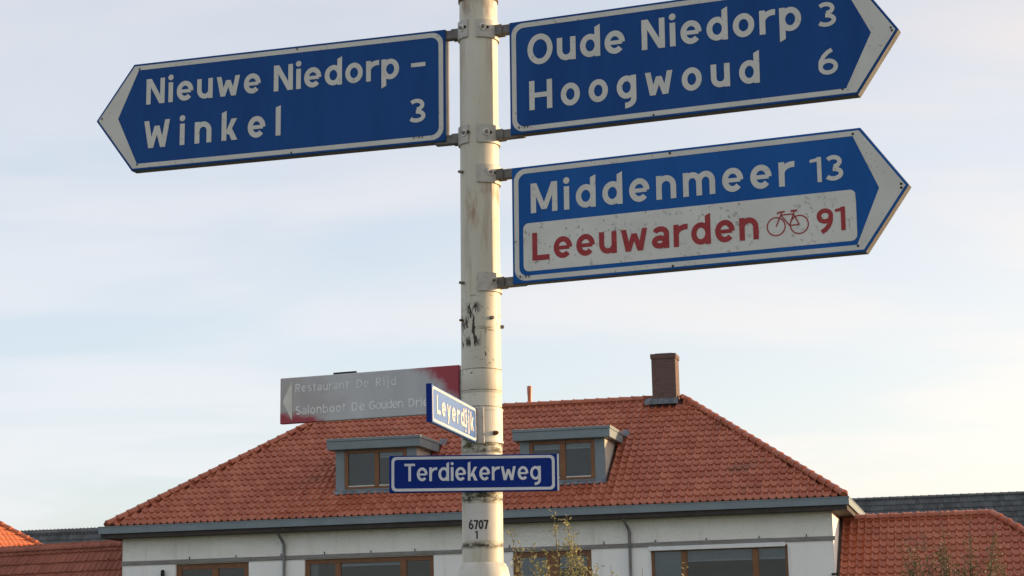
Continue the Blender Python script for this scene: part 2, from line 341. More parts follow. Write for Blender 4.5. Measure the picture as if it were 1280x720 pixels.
# ------------------------------------------------------------------ stroke lettering
def arc(cx, cy, rx, ry, a0, a1, n=14):
    return [(cx + rx*cos(radians(a0+(a1-a0)*i/n)), cy + ry*sin(radians(a0+(a1-a0)*i/n))) for i in range(n+1)]
def glyph(ch, t, X, W=1.0):
    """(advance width, list of elements); an element is ('s', points, closed, width) or ('p', polygon)"""
    h = t/2; E = []
    def S(p, closed=False, tw=t): E.append(('s', p, closed, tw))
    def P(p): E.append(('p', p))
    def R(x0, x1, y0, y1): P([(x0,y0),(x1,y0),(x1,y1),(x0,y1)])
    A = 1.08; D = -0.27                                           # ascender, descender
    if ch == ' ': return 0.30, []
    if ch == '-': w = 0.46*W; R(0, w, 0.36, 0.36+t*0.92); return w, E
    if ch == 'o': w = 0.66*W; S(arc(w/2, X/2, w/2-h, X/2-h, 0, 360, 28)[:-1], True); return w, E
    if ch == 'O': w = 0.84*W; S(arc(w/2, .5, w/2-h, .5-h+.02, 0, 360, 32)[:-1], True); return w, E
    if ch == 'e':
        w = 0.66*W; S(arc(w/2, X/2, w/2-h, X/2-h, -3, 318, 26)); R(h, w-h*1.0, X/2-t*.42, X/2+t*.30); return w, E
    if ch in 'dbpqg':
        w = 0.66*W; S(arc(w/2, X/2, w/2-h, X/2-h, 0, 360, 28)[:-1], True)
        if ch == 'd': P([(w-t,0),(w,0),(w,A),(w-t,A-.09)])
        if ch == 'b': P([(0,0),(t,0),(t,A-.09),(0,A)])
        if ch == 'p': P([(0,D-.05),(t,D+.04),(t,X),(0,X)])
        if ch == 'g':
            R(w-t, w, -0.02, X); S([(w-h,0.0)] + arc(w*.45, -.02, w*.55-h, .21, 0, -95, 10))
        return w, E
    if ch == 'u':
        w = 0.62*W; r = w/2-h; S([(h,X)] + arc(w/2, r*1.05+h, r, r*1.05, 180, 360, 14)); R(w-t, w, 0, X); return w, E
    if ch == 'n':
        w = 0.64*W; r = w/2-h; R(0, t, 0, X); S([(w-h,0)] + arc(w/2, X-h-r*1.05, r, r*1.05, 0, 180, 14)); return w, E
    if ch == 'm':
        w = 1.02*W; r = (w-t)/4; R(0, t, 0, X)
        for k in (1, 3): S([(h+r*(k+1),0)] + arc(h+r*k, X-h-r*1.1, r, r*1.1, 0, 180, 12))
        return w, E
    if ch == 'r':
        w = 0.45*W; R(0, t, 0, X); S(arc(w*.98, X*.52, w*.98-h, X*.48-h, 180, 82, 10)); return w, E
    if ch == 'i': S_ = t; R(0, t, 0, X); P(arc(h, X+.195, t*.60, t*.60, 0, 360, 14)[:-1]); return t, E
    if ch == 'l': P([(0,0),(t,0),(t,A),(0,A-.06)]); return t, E
    if ch == 'k':
        w = 0.60*W; P([(0,0),(t,0),(t,A),(0,A-.07)]); P([(t*.8,X*.36),(t*1.5,X*.26),(w-.02,X),(w-t*1.25,X)]); P([(w*.36,X*.52),(w*.62,X*.60),(w,0),(w-t*1.2,0)]); return w, E
    if ch in 'wW':
        H = X if ch == 'w' else 1.0; w = (0.92 if ch == 'w' else 1.0)*W; q = t*1.02; m = .80*H
        for a, b_, ha in ((q/2, w*.27, H), (w*.5, w*.27, m), (w*.5, w*.73, m), (w-q/2, w*.73, H)):
            P([(b_-q*.5,0),(b_+q*.5,0),(a+q*.5,ha),(a-q*.5,ha)])
        return w, E
    if ch == 'N': w = 0.74*W; R(0,t,0,1); R(w-t,w,0,1); P([(w-t*1.15,0),(w,0),(t*1.15,1),(0,1)]); return w, E
    if ch == 'M':
        w = 0.90*W; R(0,t,0,1); R(w-t,w,0,1); P([(w/2-t*.5,.10),(w/2+t*.5,.10),(t*1.1,1),(0,1)]); P([(w/2-t*.5,.10),(w/2+t*.5,.10),(w,1),(w-t*1.1,1)]); return w, E
    if ch == 'H': w = 0.80*W; R(0,t,0,1); R(w-t,w,0,1); R(t*.9,w-t*.9,.5-h*.9,.5+h*.9); return w, E
    if ch == 'L': w = 0.62*W; R(0,t,0,1); R(t*.9,w,0,t); return w, E
    if ch == 'T': w = 0.66*W; R(0,w,1-t*.9,1); R(w/2-h,w/2+h,0,1-t*.5); return w, E
    if ch == 'a':
        w = 0.60*W; R(w-t,w,0,X*.6); S([(w-h,X*.55)] + arc(w*.50, X*.66, w*.5-h, X*.34-h, 0, 155, 12)); S(arc(w*.46, X*.30, w*.46-h, X*.30-h, 0, 360, 20)[:-1], True); return w, E
    if ch == 't': w = 0.42*W; R(w*.25,w*.25+t,.12,.95); R(0,w,X-t*.85,X); S([(w*.25+h,.2)] + arc(w*.25+h+.12, .12+h*.5, .12, .12, 180, 275, 6)); return w, E
    if ch == 's':
        w = 0.52*W; a = X*.27; S(arc(w*.5, X-h-a+h*.6, w*.5-h, a-h*.6, 30, 250, 12) + arc(w*.5, a+h*.4, w*.5-h, a-h*.6, 85, -150, 12)); return w, E
    if ch == 'y': w = 0.62*W; P([(w*.5-h,-.02),(w*.5+h*.9,.06),(t,X),(0,X)]); P([(w*.18,-.27),(w*.18+t,-.27),(w,X),(w-t,X)]); return w, E
    if ch == 'j': R(h,h+t,-.1,X); P(arc(t, X+.195, t*.60, t*.60, 0, 360, 14)[:-1]); S([(t,-.05)] + arc(t-.16, -.1, .16, .14, 0, -90, 6)); return t*1.5, E
    if ch == 'R':
        w = 0.66*W; R(0,t,0,1); S([(h,1-h),(w*.5,1-h)] + arc(w*.55, .74, w*.45-h, .26-h, 90, -90, 12) + [(h,.48+h*.0)]); P([(w-t*1.15,0),(w,0),(w*.62,.5),(w*.62-t*1.1,.5)]); return w, E
    if ch == 'D':
        w = 0.74*W; R(0,t,0,1); S([(h,1-h),(w*.35,1-h)] + arc(w*.38, .5, w*.62-h, .5-h, 90, -90, 16) + [(h,h)]); return w, E
    if ch == 'S':
        w = 0.62*W; S(arc(w*.5, .745, w*.5-h, .255-h*.6, 35, 250, 14) + arc(w*.5, .265, w*.5-h, .265-h, 85, -150, 14)); return w, E
    if ch == 'G':
        w = 0.80*W; S(arc(w/2, .5, w/2-h, .5-h, 42, 335, 22)); R(w*.52, w, .42, .42+t*.9); R(w-t, w, .18, .5); return w, E
    if ch == '0': w = 0.58*W; S(arc(w/2, .5, w/2-h, .5-h, 0, 360, 26)[:-1], True); return w, E
    if ch == '1': w = 0.40*W; R(w-t,w,0,1); P([(0,.80),(w-t*.5,.83),(w-t*.5,1),(w*.45,.95),(0,.92)]); return w, E
    if ch == '3':
        w = 0.64*W; S(arc(w*.47, .745, w*.47-h, .255-h*.8, 145, -85, 14)); S(arc(w*.48, .275, w*.52-h, .275-h, 95, -150, 16)); return w, E
    if ch in '69':
        w = 0.66*W; e = [arc(w/2, .325, w/2-h, .325-h, 0, 360, 22)[:-1], [(h*1.05,.40)] + [(h*1.2,.55),(w*.28,.75),(w*.48,.90),(w*.72,1.0)]]
        if ch == '9': e = [[(w-a, 1-b_) for a, b_ in q] for q in e]
        S(e[0], True); S(e[1]); return w, E
    if ch == '7': w = 0.56*W; R(0,w,1-t,1); P([(w*.22,0),(w*.22+t,0),(w,1-t*.5),(w-t*1.05,1-t*.5)]); return w, E
    if ch == '4': w = 0.62*W; R(w*.62,w*.62+t,0,1); R(0,w,.22,.22+t*.9); P([(0,.30),(t,.30),(w*.62+t*.6,1),(w*.62-t*.4,1)]); return w, E
    return 0.4, []
def stroke_poly(pts, closed, tw):
    h = tw/2; n = len(pts); P = [Vector((p[0], p[1])) for p in pts]; Lf = []; Rt = []
    for i in range(n):
        a = P[i-1] if (closed or i > 0) else None; c = P[(i+1) % n] if (closed or i < n-1) else None
        d1 = (P[i]-a).normalized() if a is not None else None; d2 = (c-P[i]).normalized() if c is not None else None
        if d1 is None: d1 = d2
        if d2 is None: d2 = d1
        n1 = Vector((-d1.y, d1.x)); n2 = Vector((-d2.y, d2.x)); m = n1+n2
        if m.length < 1e-6: m = n1
        m.normalize(); k = h/max(0.5, m.dot(n1))
        Lf.append(P[i]+m*k); Rt.append(P[i]-m*k)
    v = Lf+Rt; f = []
    for i in range(n if closed else n-1):
        j = (i+1) % n; f.append((i, n+i, n+j, j))
    return v, f
def char_mesh(ch, t, X, cap, W=1.0, wrap=None):
    w_, els = glyph(ch, t, X, W); v = []; f = []
    for q, e in enumerate(els):
        dy = -0.00012*q
        if e[0] == 's': pv, pf = stroke_poly(e[1], e[2], e[3])
        else: pv = [Vector(p) for p in e[1]]; pf = [tuple(range(len(pv)))]
        b = len(v); v += [(p[0]*cap, dy, p[1]*cap) for p in pv]; f += [tuple(i+b for i in g) for g in pf]
    # every face looks towards -Y (the reader)
    out = []
    for g in f:
        a, b_, c = Vector(v[g[0]]), Vector(v[g[1]]), Vector(v[g[2]])
        out.append(g if (b_-a).cross(c-a).y <= 0 else tuple(reversed(g)))
    return w_*cap, v, out
_cache = {}
def write(text, x0, x1, zb, cap, y, mat, parent, t=0.188, X=0.78, W=1.05, wrapR=None, name='letter', gap=None):
    """set text between x0 and x1 on the baseline zb of a panel whose face is at y"""
    ws = [glyph(c, t, X, W)[0]*cap for c in text]
    if x1 is None: tr = gap*cap
    else: tr = ((x1-x0) - sum(ws))/max(1, len(text)-1)
    x = x0
    for c, w_ in zip(text, ws):
        if c != ' ':
            if wrapR:
                _, v, f = char_mesh(c, t, X, cap, W)
                a0 = -pi/2
                vv = [((wrapR-p[1])*cos(a0+(x+p[0])/wrapR), (wrapR-p[1])*sin(a0+(x+p[0])/wrapR), zb+p[2]) for p in v]
                mesh_obj('numeral' if c.isdigit() else name, vv, f, mat, parent)
            else:
                key = (c, t, X, cap, W, mat.name)
                if key not in _cache:
                    _, v, f = char_mesh(c, t, X, cap, W); nm = 'numeral' if c.isdigit() else ('dash' if c == '-' else name)
                    me = bpy.data.meshes.new(nm); me.from_pydata(v, [], f); me.materials.append(mat); me.update(); _cache[key] = (me, nm)
                me, nm = _cache[key]; o = bpy.data.objects.new(nm, me); C.objects.link(o); o.parent = parent; o.location = (x, y, zb)
        x += w_ + tr

# ------------------------------------------------------------------ the signpost
LEAN = 0.0111; XP, DP = -0.1249, 6.9
PZ = Vector((sin(LEAN), 0, cos(LEAN)))
def pole_frame(ph, z0, off=0.0):
    """frame with X along a sign (right end nearer the camera for ph>0), Z up the pole; z0 above the camera"""
    d = Vector((cos(ph)*cos(LEAN), -sin(ph), -cos(ph)*sin(LEAN))); n = d.cross(PZ)      # n looks at the camera
    o = Vector((XP, DP, CAMZ)) + PZ*z0 + n*off
    y = -n
    return Matrix(((d.x, y.x, PZ.x, o.x), (d.y, y.y, PZ.y, o.y), (d.z, y.z, PZ.z, o.z), (0,0,0,1)))
R_T, R_B = 0.0682, 0.0706
def pole_r(z): return R_B + (R_T-R_B)*(z-0.3)/(2.35-0.3)      # z above the camera
post = empty('signpost', pole_frame(0, -CAMZ))
tag(post, 'weathered cream round signpost carrying all the road signs', 'signpost')
H0 = CAMZ
prof = [(0.094, 0.0), (0.094, 0.338+H0-0.05), (0.0915, 0.306+H0), (0.086, 0.330+H0), (0.079, 0.344+H0), (0.0725, 0.349+H0)]
smooth_by_angle(MB().lathe(prof).build('base_section', M_SLEEVE, post), 50)
prof = [(R_B, 0.34+H0), (R_B, 0.3465+H0)] + [(pole_r(z), z+H0) for z in (0.5, 0.8, 1.1, 1.4, 1.7, 2.0, 2.3, 2.6)]
smooth_by_angle(MB().lathe(prof, 64).build('pole', M_POLE, post), 40)
smooth_by_angle(MB().lathe([(0.070,2.595+H0),(0.0735,2.595+H0),(0.0735,2.63+H0),(0.06,2.66+H0),(0.03,2.675+H0),(0.0005,2.68+H0)]).build('pole_cap', M_SLEEVE, post), 40)
def ring(name, z0, z1, dr, mat, soft=0.0006):
    r0 = pole_r(z0)+dr; r1 = pole_r(z1)+dr
    return smooth_by_angle(MB().lathe([(pole_r(z0)-.002,z0+H0),(r0-soft,z0+H0),(r0,z0+soft*2+H0),(r1,z1-soft*2+H0),(r1-soft,z1+H0),(pole_r(z1)-.002,z1+H0)], 64).build(name, mat, post), 40)
ring('sleeve', 0.93, 1.012, 0.0016, M_POLE)
ring('sleeve', 0.722, 0.930, 0.0008, M_POLE)
for zq in (1.0135, 0.9395, 0.8820): ring('seam', zq-.0015, zq+.0012, .0019, M_SEAM, .0002)
ring('band', 2.353, 2.41, 0.0040, M_RUST)
# number sticker with its figures
a0 = -pi/2 + asin(-0.78); a1 = -pi/2 + asin(0.62)
st = MB().shell(pole_r(.5)+.0002, pole_r(.5)+.0010, a0, a1, 0.421+H0, 0.547+H0, 24).build('number_sticker', M_STICK, post)
Rn = pole_r(.5)+.0018
write('6707', -0.050, 0.0215, 0.4595+H0, 0.0315, 0, M_BLACK, post, t=0.19, W=0.95, wrapR=Rn)
write('1', -0.026, None, 0.4265+H0, 0.0275, 0, M_BLACK, post, t=0.19, W=0.95, wrapR=Rn, gap=0)
def stub(z, ang, length, rad, mat, up_=0.0, name='stub_bolt'):
    r = pole_r(z); d = Vector((cos(ang), sin(ang), up_)).normalized(); p = Vector((cos(ang)*r, sin(ang)*r, z+H0))
    MB().tube([p-d*0.01, p+d*length*0.75, p+d*length], [rad, rad, rad*.8], 10).build(name, mat, post)
front = lambda s: -pi/2 + asin(max(-1, min(1, s)))
stub(1.7185, pi+0.55, 0.018, 0.0055, M_GREYBOLT); stub(1.3185, pi+0.6, 0.019, 0.0055, M_GREYBOLT)
stub(1.187, pi+0.5, 0.014, 0.0045, M_RUST); stub(1.19, front(0.52), 0.016, 0.0065, M_GREYBOLT); stub(1.1665, -0.1, 0.012, 0.0065, M_GREYBOLT)

def sign_clamp(parent, zc, ph, side, bolt_s, z0, ah=0.034, plate=None, face=0.022, slot=True):
    """arm + curved plate + bolt; zc relative to camera, parent frame has X along the sign and origin at z0 on the pole"""
    zl = zc - z0; r = pole_r(zc)
    x0, x1 = (0.040, 0.175) if side > 0 else (-0.165, -0.040)
    MB().bbox(x0, x1, -0.014, 0.014, zl-ah/2, zl+ah/2, 0.003).build('clamp_arm', M_ARM, parent)
    # plate angles are given in the pole frame (front = -90 deg); turn them into the sign frame
    rot = ph
    a_front, a_back = plate
    pl = MB().shell(r-.001, r+.0062, a_front+rot, a_back+rot, zl-0.033, zl+0.033, 22).build('clamp_plate', M_PLATE, parent)
    # short ears where the plate leaves the pole to grip the arm
    ex0, ex1 = (r-.004, r+.030) if side > 0 else (-r-.030, -r+.004)
    for y in (-0.0205, 0.0145): MB().bbox(ex0, ex1, y, y+.006, zl-.0185, zl+.0185, .0015).build('clamp_ear', M_ARM, parent)
    ab = front(bolt_s)+rot; d = Vector((cos(ab), sin(ab), 0)); p = Vector((0,0,zl+.004)) + d*(r+.0062)
    tdir = Vector((-d.y, d.x, 0))
    if slot:
        c = p + tdir*(0.012); n_ = 14; ring_ = []
        for k in range(n_):
            aa = 2*pi*k/n_; q = c + tdir*0.014*cos(aa) + Vector((0,0,1))*0.0065*sin(aa); dd = Vector((q.x, q.y, 0)).normalized()*(r+.0068); ring_.append((dd.x, dd.y, q.z))
        s_ = mesh_obj('bolt_slot', ring_, [tuple(range(n_))], M_DARK, pl)
    wv = MB().tube([p-d*.001, p+d*.003], [0.0135, 0.0130], 18); smooth_by_angle(wv.build('washer', M_BOLT, pl), 40)
    MB().tube([p+d*.003, p+d*.010], [0.0066, 0.0062], 6).build('bolt', M_GREYBOLT, pl)

def offset_outline(zb, zt, xe, xs, tip, m, rad, side, nr=8, apex=None, apexz=None, sh=None):
    """outline of an arrow board inset by m: rounded pole end, then shoulder, tip, shoulder"""
    pts = []; s = side
    xe_ = xe + s*m
    zm = (zb+zt)/2
    for k in range(nr+1):           # bottom corner at the pole end
        a = pi/2*k/nr; pts.append((xe_ + s*(rad - rad*sin(a)), zb+m + rad - rad*cos(a)))
    for k in range(nr+1):
        a = pi/2*k/nr; pts.append((xe_ + s*(rad - rad*cos(a)), zt-m - rad + rad*sin(a)))
    return pts
def arrow_sign(name, label, ph, side, xe, xs, tip, zb, zt, blue, bold_apex, arm_z, bolts, plate, inner):
    z0 = zb; fr = pole_frame(ph, z0); root = empty(name, fr); tag(root, label, 'direction sign', 'arrow shaped signs on the post')
    s = side; zt_ = zt-zb; zm = zt_/2; YF = -0.022; YB = 0.022
    # board: a flat box with the outline of an arrow
    out = [(xe,0),(xs,0),(tip,zm),(xs,zt_),(xe,zt_)]
    b = 0.0022
    inn = [(xe+s*b,b),(xs-s*b*.6,b),(tip-s*b*1.3,zm),(xs-s*b*.6,zt_-b),(xe+s*b,zt_-b)]
    v = [(x,YF,z) for x,z in inn]+[(x,YF+b,z) for x,z in out]+[(x,YB-b,z) for x,z in out]+[(x,YB,z) for x,z in inn]
    f = [(0,1,2,3,4)]; fm = [0]
    for r_ in range(3):
        for i in range(5): f.append((r_*5+i, r_*5+(i+1)%5, r_*5+5+(i+1)%5, r_*5+5+i)); fm.append(0 if r_ == 0 else 1)
    f.append((19,18,17,16,15)); fm.append(2)
    if s < 0: f = [tuple(reversed(q)) for q in f]
    board = mesh_obj('board', v, f, parent=root, mats=[blue, M_EDGE, M_BACK], fmat=fm)
    # white border, widening into an arrow head
    o_m, w_ = 0.0085, 0.0172
    oo = offset_outline(0, zt_, xe, xs, tip, o_m, 0.042, s); ii = offset_outline(0, zt_, xe, xs, tip, o_m+w_, 0.030, s)
    sl = (tip-xs)/zm
    def tipside(m, px=None): return [(xs - s*m*.55, zt_-m), (tip - s*m*1.22, zm), (xs - s*m*.55, m)]
    oo += tipside(o_m)
    ax, (icx, icz) = inner
    # rounded inner shoulders
    ii += [(icx, zt_-(o_m+w_)), (ax, zm), (icx, o_m+w_)]
    nn = len(oo); vv = [(x,YF-.0008,z) for x,z in oo]+[(x,YF-.0008,z) for x,z in ii]
    ff = [(i,(i+1)%nn,nn+(i+1)%nn,nn+i) for i in range(nn)]
    # faces towards the reader
    fx = []
    for q in ff:
        a,b_,c = (Vector(vv[k]) for k in q[:3]); fx.append(q if (b_-a).cross(c-a).y <= 0 else tuple(reversed(q)))
    mesh_obj('border', vv, fx, M_WHITE, board)
    for zc, bs in zip(arm_z, bolts): sign_clamp(root, zc, ph, s, bs, z0, plate=plate)
    def rivet(x, z, r_=0.0042, mat=M_DARK):
        MB().tube([(x,YF+.002,z),(x,YF-.0022,z)], r_, 10).build('rivet', mat, board)
    return root, board, rivet
YL = -0.0232
PLR = (front(-0.10), radians(35)); PLL = (front(-0.52), radians(-215))
# left board
root, board, rivet = arrow_sign('direction_sign', 'blue arrow board pointing left reading Nieuwe Niedorp - Winkel 3', 0.3084, -1, -0.1190, -1.3750, -1.5300, 1.8460, 2.2625, M_BLUE, None, (2.243, 1.853), (-0.80, -0.70), PLL, (-1.4365, (-1.3530, 0)))
zb = 1.8460
write('Nieuwe', -1.3190, -0.8460, 2.0985-zb, 0.0990, YL, M_WHITE, board)
write('Niedorp', -0.7930, -0.2970, 2.0970-zb, 0.0990, YL, M_WHITE, board)
write('-', -0.2505, None, 2.0970-zb, 0.1000, YL, M_WHITE, board, gap=0, W=1.2, t=0.165)
write('Winkel', -1.3250, -0.7636, 1.9275-zb, 0.1060, YL, M_WHITE, board, W=1.02)
write('3', -0.2611, None, 1.9250-zb, 0.0870, YL, M_WHITE, board, gap=0, t=0.172, W=1.17)
write('4-99', -0.245, -0.205, 1.8645-zb, 0.0105, YL-.0008, M_BLACK, board, t=0.2)
for x, z in ((-1.35,.395),(-.70,.4045),(-1.352,.022),(-.72,.012),(-1.505,.215)): rivet(x, z, 0.0034)
# upper right board
root, board, rivet = arrow_sign('direction_sign', 'blue arrow board pointing right reading Oude Niedorp 3 and Hoogwoud 6', 0.3818, 1, 0.1284, 1.3680, 1.5122, 1.8425, 2.2565, M_BLUE, None, (2.239, 1.852), (0.22, 0.34), PLR, (1.4208, (1.3300, 0)))
zb = 1.8425
write('Oude', 0.1978, 0.5622, 2.0905-zb, 0.1080, YL, M_WHITE, board)
write('Niedorp', 0.6235, 1.1879, 2.0900-zb, 0.1085, YL, M_WHITE, board)
write('3', 1.2413, None, 2.0887-zb, 0.0845, YL, M_WHITE, board, gap=0, t=0.172, W=1.20)
write('Hoogwoud', 0.2026, 1.0383, 1.9240-zb, 0.1060, YL, M_WHITE, board, W=1.02)
write('6', 1.2397, None, 1.9224-zb, 0.0850, YL, M_WHITE, board, gap=0, t=0.172, W=1.18)
write('4-99', 0.158, 0.198, 1.8610-zb, 0.0105, YL-.0008, M_BLACK, board, t=0.2)
for x, z in ((1.487,.215),(1.490,.205),(1.318,.024),(.66,.012)): rivet(x, z, 0.0036)
# lower right board
root, board, rivet = arrow_sign('direction_sign', 'blue arrow board reading Middenmeer 13 with a white Leeuwarden bicycle route strip', 0.4032, 1, 0.1330, 1.3770, 1.5274, 1.3055, 1.7215, M_BLUE2, None, (1.707, 1.318), (0.52, 0.60), PLR, (1.4307, (1.3510, 0)))
zb = 1.3055
write('Middenmeer', 0.2051, 1.1478, 1.5510-zb, 0.1060, YL, M_WHITE, board)
write('13', 1.2040, 1.3152, 1.5527-zb, 0.0850, YL, M_WHITE, board, t=0.172, W=1.14)
def rounded(x0, x1, z0, z1, r, n=6):
    p = []
    for cx, cz, a in ((x1-r,z0+r,-90),(x1-r,z1-r,0),(x0+r,z1-r,90),(x0+r,z0+r,180)):
        for k in range(n+1): p.append((cx+r*cos(radians(a+90*k/n)), cz+r*sin(radians(a+90*k/n))))
    return p
rp_ = rounded(0.1750, 1.3525, 1.3460-zb, 1.5167-zb, 0.020)
strip = mesh_obj('route_strip', [(x,-0.0228,z) for x,z in rp_], [tuple(range(len(rp_)))], M_WHITEP, board)
write('Leeuwarden', 0.2087, 1.0223, 1.3815-zb, 0.0985, YL-.0004, M_RED, board, t=0.19)
write('91', 1.2200, 1.3156, 1.3839-zb, 0.0790, YL-.0004, M_RED, board, t=0.19, W=1.06)
write('4-99', 0.158, 0.198, 1.3235-zb, 0.0105, YL-.0008, M_BLACK, board, t=0.2)
for x, z in ((1.352,.397),(.72,.404),(.72,.012),(1.353,.022),(1.503,.213),(1.503,.200)): rivet(x, z, 0.0042)
# bicycle pictogram
def bicycle(parent, x0, zb_, y):
    els = []; r = 0.0305; t = 0.0042
    c1 = (x0+0.0330, zb_+0.0335); c2 = (x0+0.1115, zb_+0.0335)
    for c in (c1, c2): els.append((arc(c[0], c[1], r, r, 0, 360, 28)[:-1], True, t))
    bb = (x0+0.0790, zb_+0.0330); seat = (x0+0.0930, zb_+0.0710); head = (x0+0.0500, zb_+0.0710)
    for p in ([c1, head, (x0+.0535, zb_+.0800)], [head, seat], [head, bb], [bb, seat, (seat[0]+.003, seat[1]+.009)], [bb, c2], [seat, c2]): els.append((p, False, t))
    els.append(([(x0+.040, zb_+.0800), (x0+.064, zb_+.0815)], False, t*1.2)); els.append(([(seat[0]-.009, seat[1]+.0105), (seat[0]+.013, seat[1]+.0105)], False, t*1.5))
    els.append(([(x0+.040, zb_+.0800), (x0+.0385, zb_+.0745)], False, t))
    v = []; f = []
    for q, (p, cl, tw) in enumerate(els):
        pv, pf = stroke_poly(p, cl, tw); b = len(v); v += [(a[0], y-.00008*q, a[1]) for a in pv]; f += [tuple(i+b for i in g) for g in pf]
    fx = []
    for g in f:
        a, b_, c = (Vector(v[k]) for k in g[:3]); fx.append(g if (b_-a).cross(c-a).y <= 0 else tuple(reversed(g)))
    mesh_obj('bicycle_symbol', v, fx, M_RED, parent)
bicycle(board, 1.0495, 1.3842-zb, YL-.0004)

# faded grey-red advertising board, arrow to the left
ph = 0.4086; zb = 0.8720
root = empty('advertising_sign', pole_frame(ph, zb)); tag(root, 'faded grey and red board with pale lettering Restaurant De Rijd and a left arrow', 'sign')
def faded():
    m, n, l, b = newmat('sun_faded_red_board'); v = obj_vec(n); sp = n.new('ShaderNodeSeparateXYZ'); l.new(v, sp.inputs[0])
    nz = nd_noise(n, l, v, 14, 6, 0.65)
    g = nd_mix(n, l, nd_ramp(n, l, nd_noise(n, l, v, 5, 4, 0.6, (1,1,.5)), 0.35, 0.7), (0.42, 0.42, 0.425), (0.52, 0.515, 0.51))
    def corner(x, z, k, p):       # worn-off paint: red left near two corners
        d = nd_math(n, l, 'ADD', nd_math(n, l, 'MULTIPLY', nd_math(n, l, 'ABSOLUTE', nd_math(n, l, 'SUBTRACT', sp.outputs['X'], x)), k[0]), nd_math(n, l, 'MULTIPLY', nd_math(n, l, 'ABSOLUTE', nd_math(n, l, 'SUBTRACT', sp.outputs['Z'], z)), k[1]))
        return nd_ramp(n, l, nd_math(n, l, 'SUBTRACT', nd_math(n, l, 'ADD', d, 0.0), nd_math(n, l, 'MULTIPLY', nz, 0.9)), p-.10, p+0.30, (1,1,1,1), (0,0,0,1))
    mk = nd_math(n, l, 'MAXIMUM', corner(-0.082, 0.167, (4.2, 4.8), 0.0), corner(-0.80, 0.0, (3.2, 14), 0.0))
    g = nd_mix(n, l, nd_math(n, l, 'MULTIPLY', corner(-0.80, 0.06, (2.5, 3), 0.0), 0.30), g, (0.30, 0.16, 0.13))
    l.new(nd_mix(n, l, mk, g, (0.33, 0.028, 0.042)), b.inputs['Base Color']); b.inputs['Roughness'].default_value = 0.5
    return m
M_FADED = faded()
M_FLET = weathered('faded_letter_film', (0.80, 0.79, 0.76), (0.62, 0.615, 0.60), 40, 0.4, 0.62, 0.5)
M_FARR = weathered('cream_arrow_film', (0.70, 0.66, 0.58), (0.60, 0.57, 0.50), 20, 0.4, 0.62, 0.5)
bd = MB().bbox(-0.8000, -0.0815, -0.010, 0.010, 0, 0.1672, 0.0022).build('board', M_FADED, root)
for yy in (0.0,): MB().bbox(-0.090, -0.055, -0.006, 0.006, 0.02, 0.15, 0.002).build('mounting_flange', M_ARM, root)
MB().bbox(-0.594, -0.500, 0.012, 0.022, 0.10, 0.1775, 0.002).build('back_bracket', M_DARK, root)
mesh_obj('arrow_mark', [(-0.7885,-.0108,.080),(-.7490,-.0108,.0090),(-.7500,-.0108,.1565)], [(0,1,2)], M_FARR, bd)
write('Restaurant', -0.7361, -0.5170, 0.1118, 0.0300, -0.0108, M_FLET, bd, t=0.15)
write('De', -0.4850, -0.4370, 0.1118, 0.0300, -0.0108, M_FLET, bd, t=0.15)
write('Rijd', -0.4080, -0.3267, 0.1118, 0.0300, -0.0108, M_FLET, bd, t=0.15)
write('Salonboot', -0.7336, -0.5290, 0.0299, 0.0310, -0.0108, M_FLET, bd, t=0.15)
write('De', -0.5050, -0.4520, 0.0299, 0.0310, -0.0108, M_FLET, bd, t=0.15)
write('Gouden', -0.4350, -0.2990, 0.0299, 0.0310, -0.0108, M_FLET, bd, t=0.15)
write('Drie', -0.2780, -0.1990, 0.0299, 0.0310, -0.0108, M_FLET, bd, t=0.15)

# street name plate across the front of the post
def name_plate(root, x0, x1, h, blue, white, text, tx0, tx1, tz, cap, depth, t=0.15, m=0.008, bw=0.0095, rad=0.016, W=0.92):
    bd = MB().bbox(x0, x1, 0, depth, 0, h, 0.0015).build('board', blue, root)
    o1 = rounded(x0+m, x1-m, m*.55, h-m*.55, rad); o2 = rounded(x0+m+bw, x1-m-bw, m*.55+bw, h-m*.55-bw, rad-bw*.6)
    n_ = len(o1); vv = [(x,-.0006,z) for x,z in o1+o2]; ff = [(i,(i+1)%n_,n_+(i+1)%n_,n_+i) for i in range(n_)]
    mesh_obj('border', vv, ff, white, bd)
    write(text, tx0, tx1, tz, cap, -.0010, white, bd, t=t, W=W)
    return bd
root = empty('street_name_sign', pole_frame(0.02, 0.5845, 0.092)); tag(root, 'dark blue plate reading Terdiekerweg mounted square across the post', 'street sign')
bd = name_plate(root, -0.3140, 0.2590, 0.1265, M_BLUE3, M_WHITES, 'Terdiekerweg', -0.2620, 0.2035, 0.0385, 0.0600, 0.020)
MB().box(0.2592, 0.2655, 0.001, 0.019, 0.001, 0.1255).build('sunlit_edge', M_WHITES, root)  # white strip added to paint the plate's right edge as sunlit
MB().bbox(-0.05, 0.05, 0.020, 0.032, 0.045, 0.080, .002).build('mounting_bracket', M_ARM, root)

# street name plate seen at a narrow angle, lit by the sun
far = Vector((-0.1324, 6.8215)); near = Vector((-0.2586, 6.1980)); dd = (far-near); Lr = dd.length; dd.normalize()
mat = Matrix(((dd.x, -dd.y, 0, near.x), (dd.y, dd.x, 0, near.y), (0, 0, 1, 0.7538+CAMZ), (0,0,0,1)))
root = empty('street_name_sign', mat); tag(root, 'sunlit blue plate reading Leyerdijk seen almost edge on', 'street sign')
bd = name_plate(root, 0, Lr, 0.1189, M_BLUE4, M_WHITEL, 'Leyerdijk', 0.062, Lr-0.050, 0.0335, 0.0600, 0.016, t=0.21, W=1.28, bw=.0075)
MB().box(-0.0035, -0.0002, -0.0012, 0.0172, -0.001, 0.1205).build('end_rail', M_BLUE3, root)
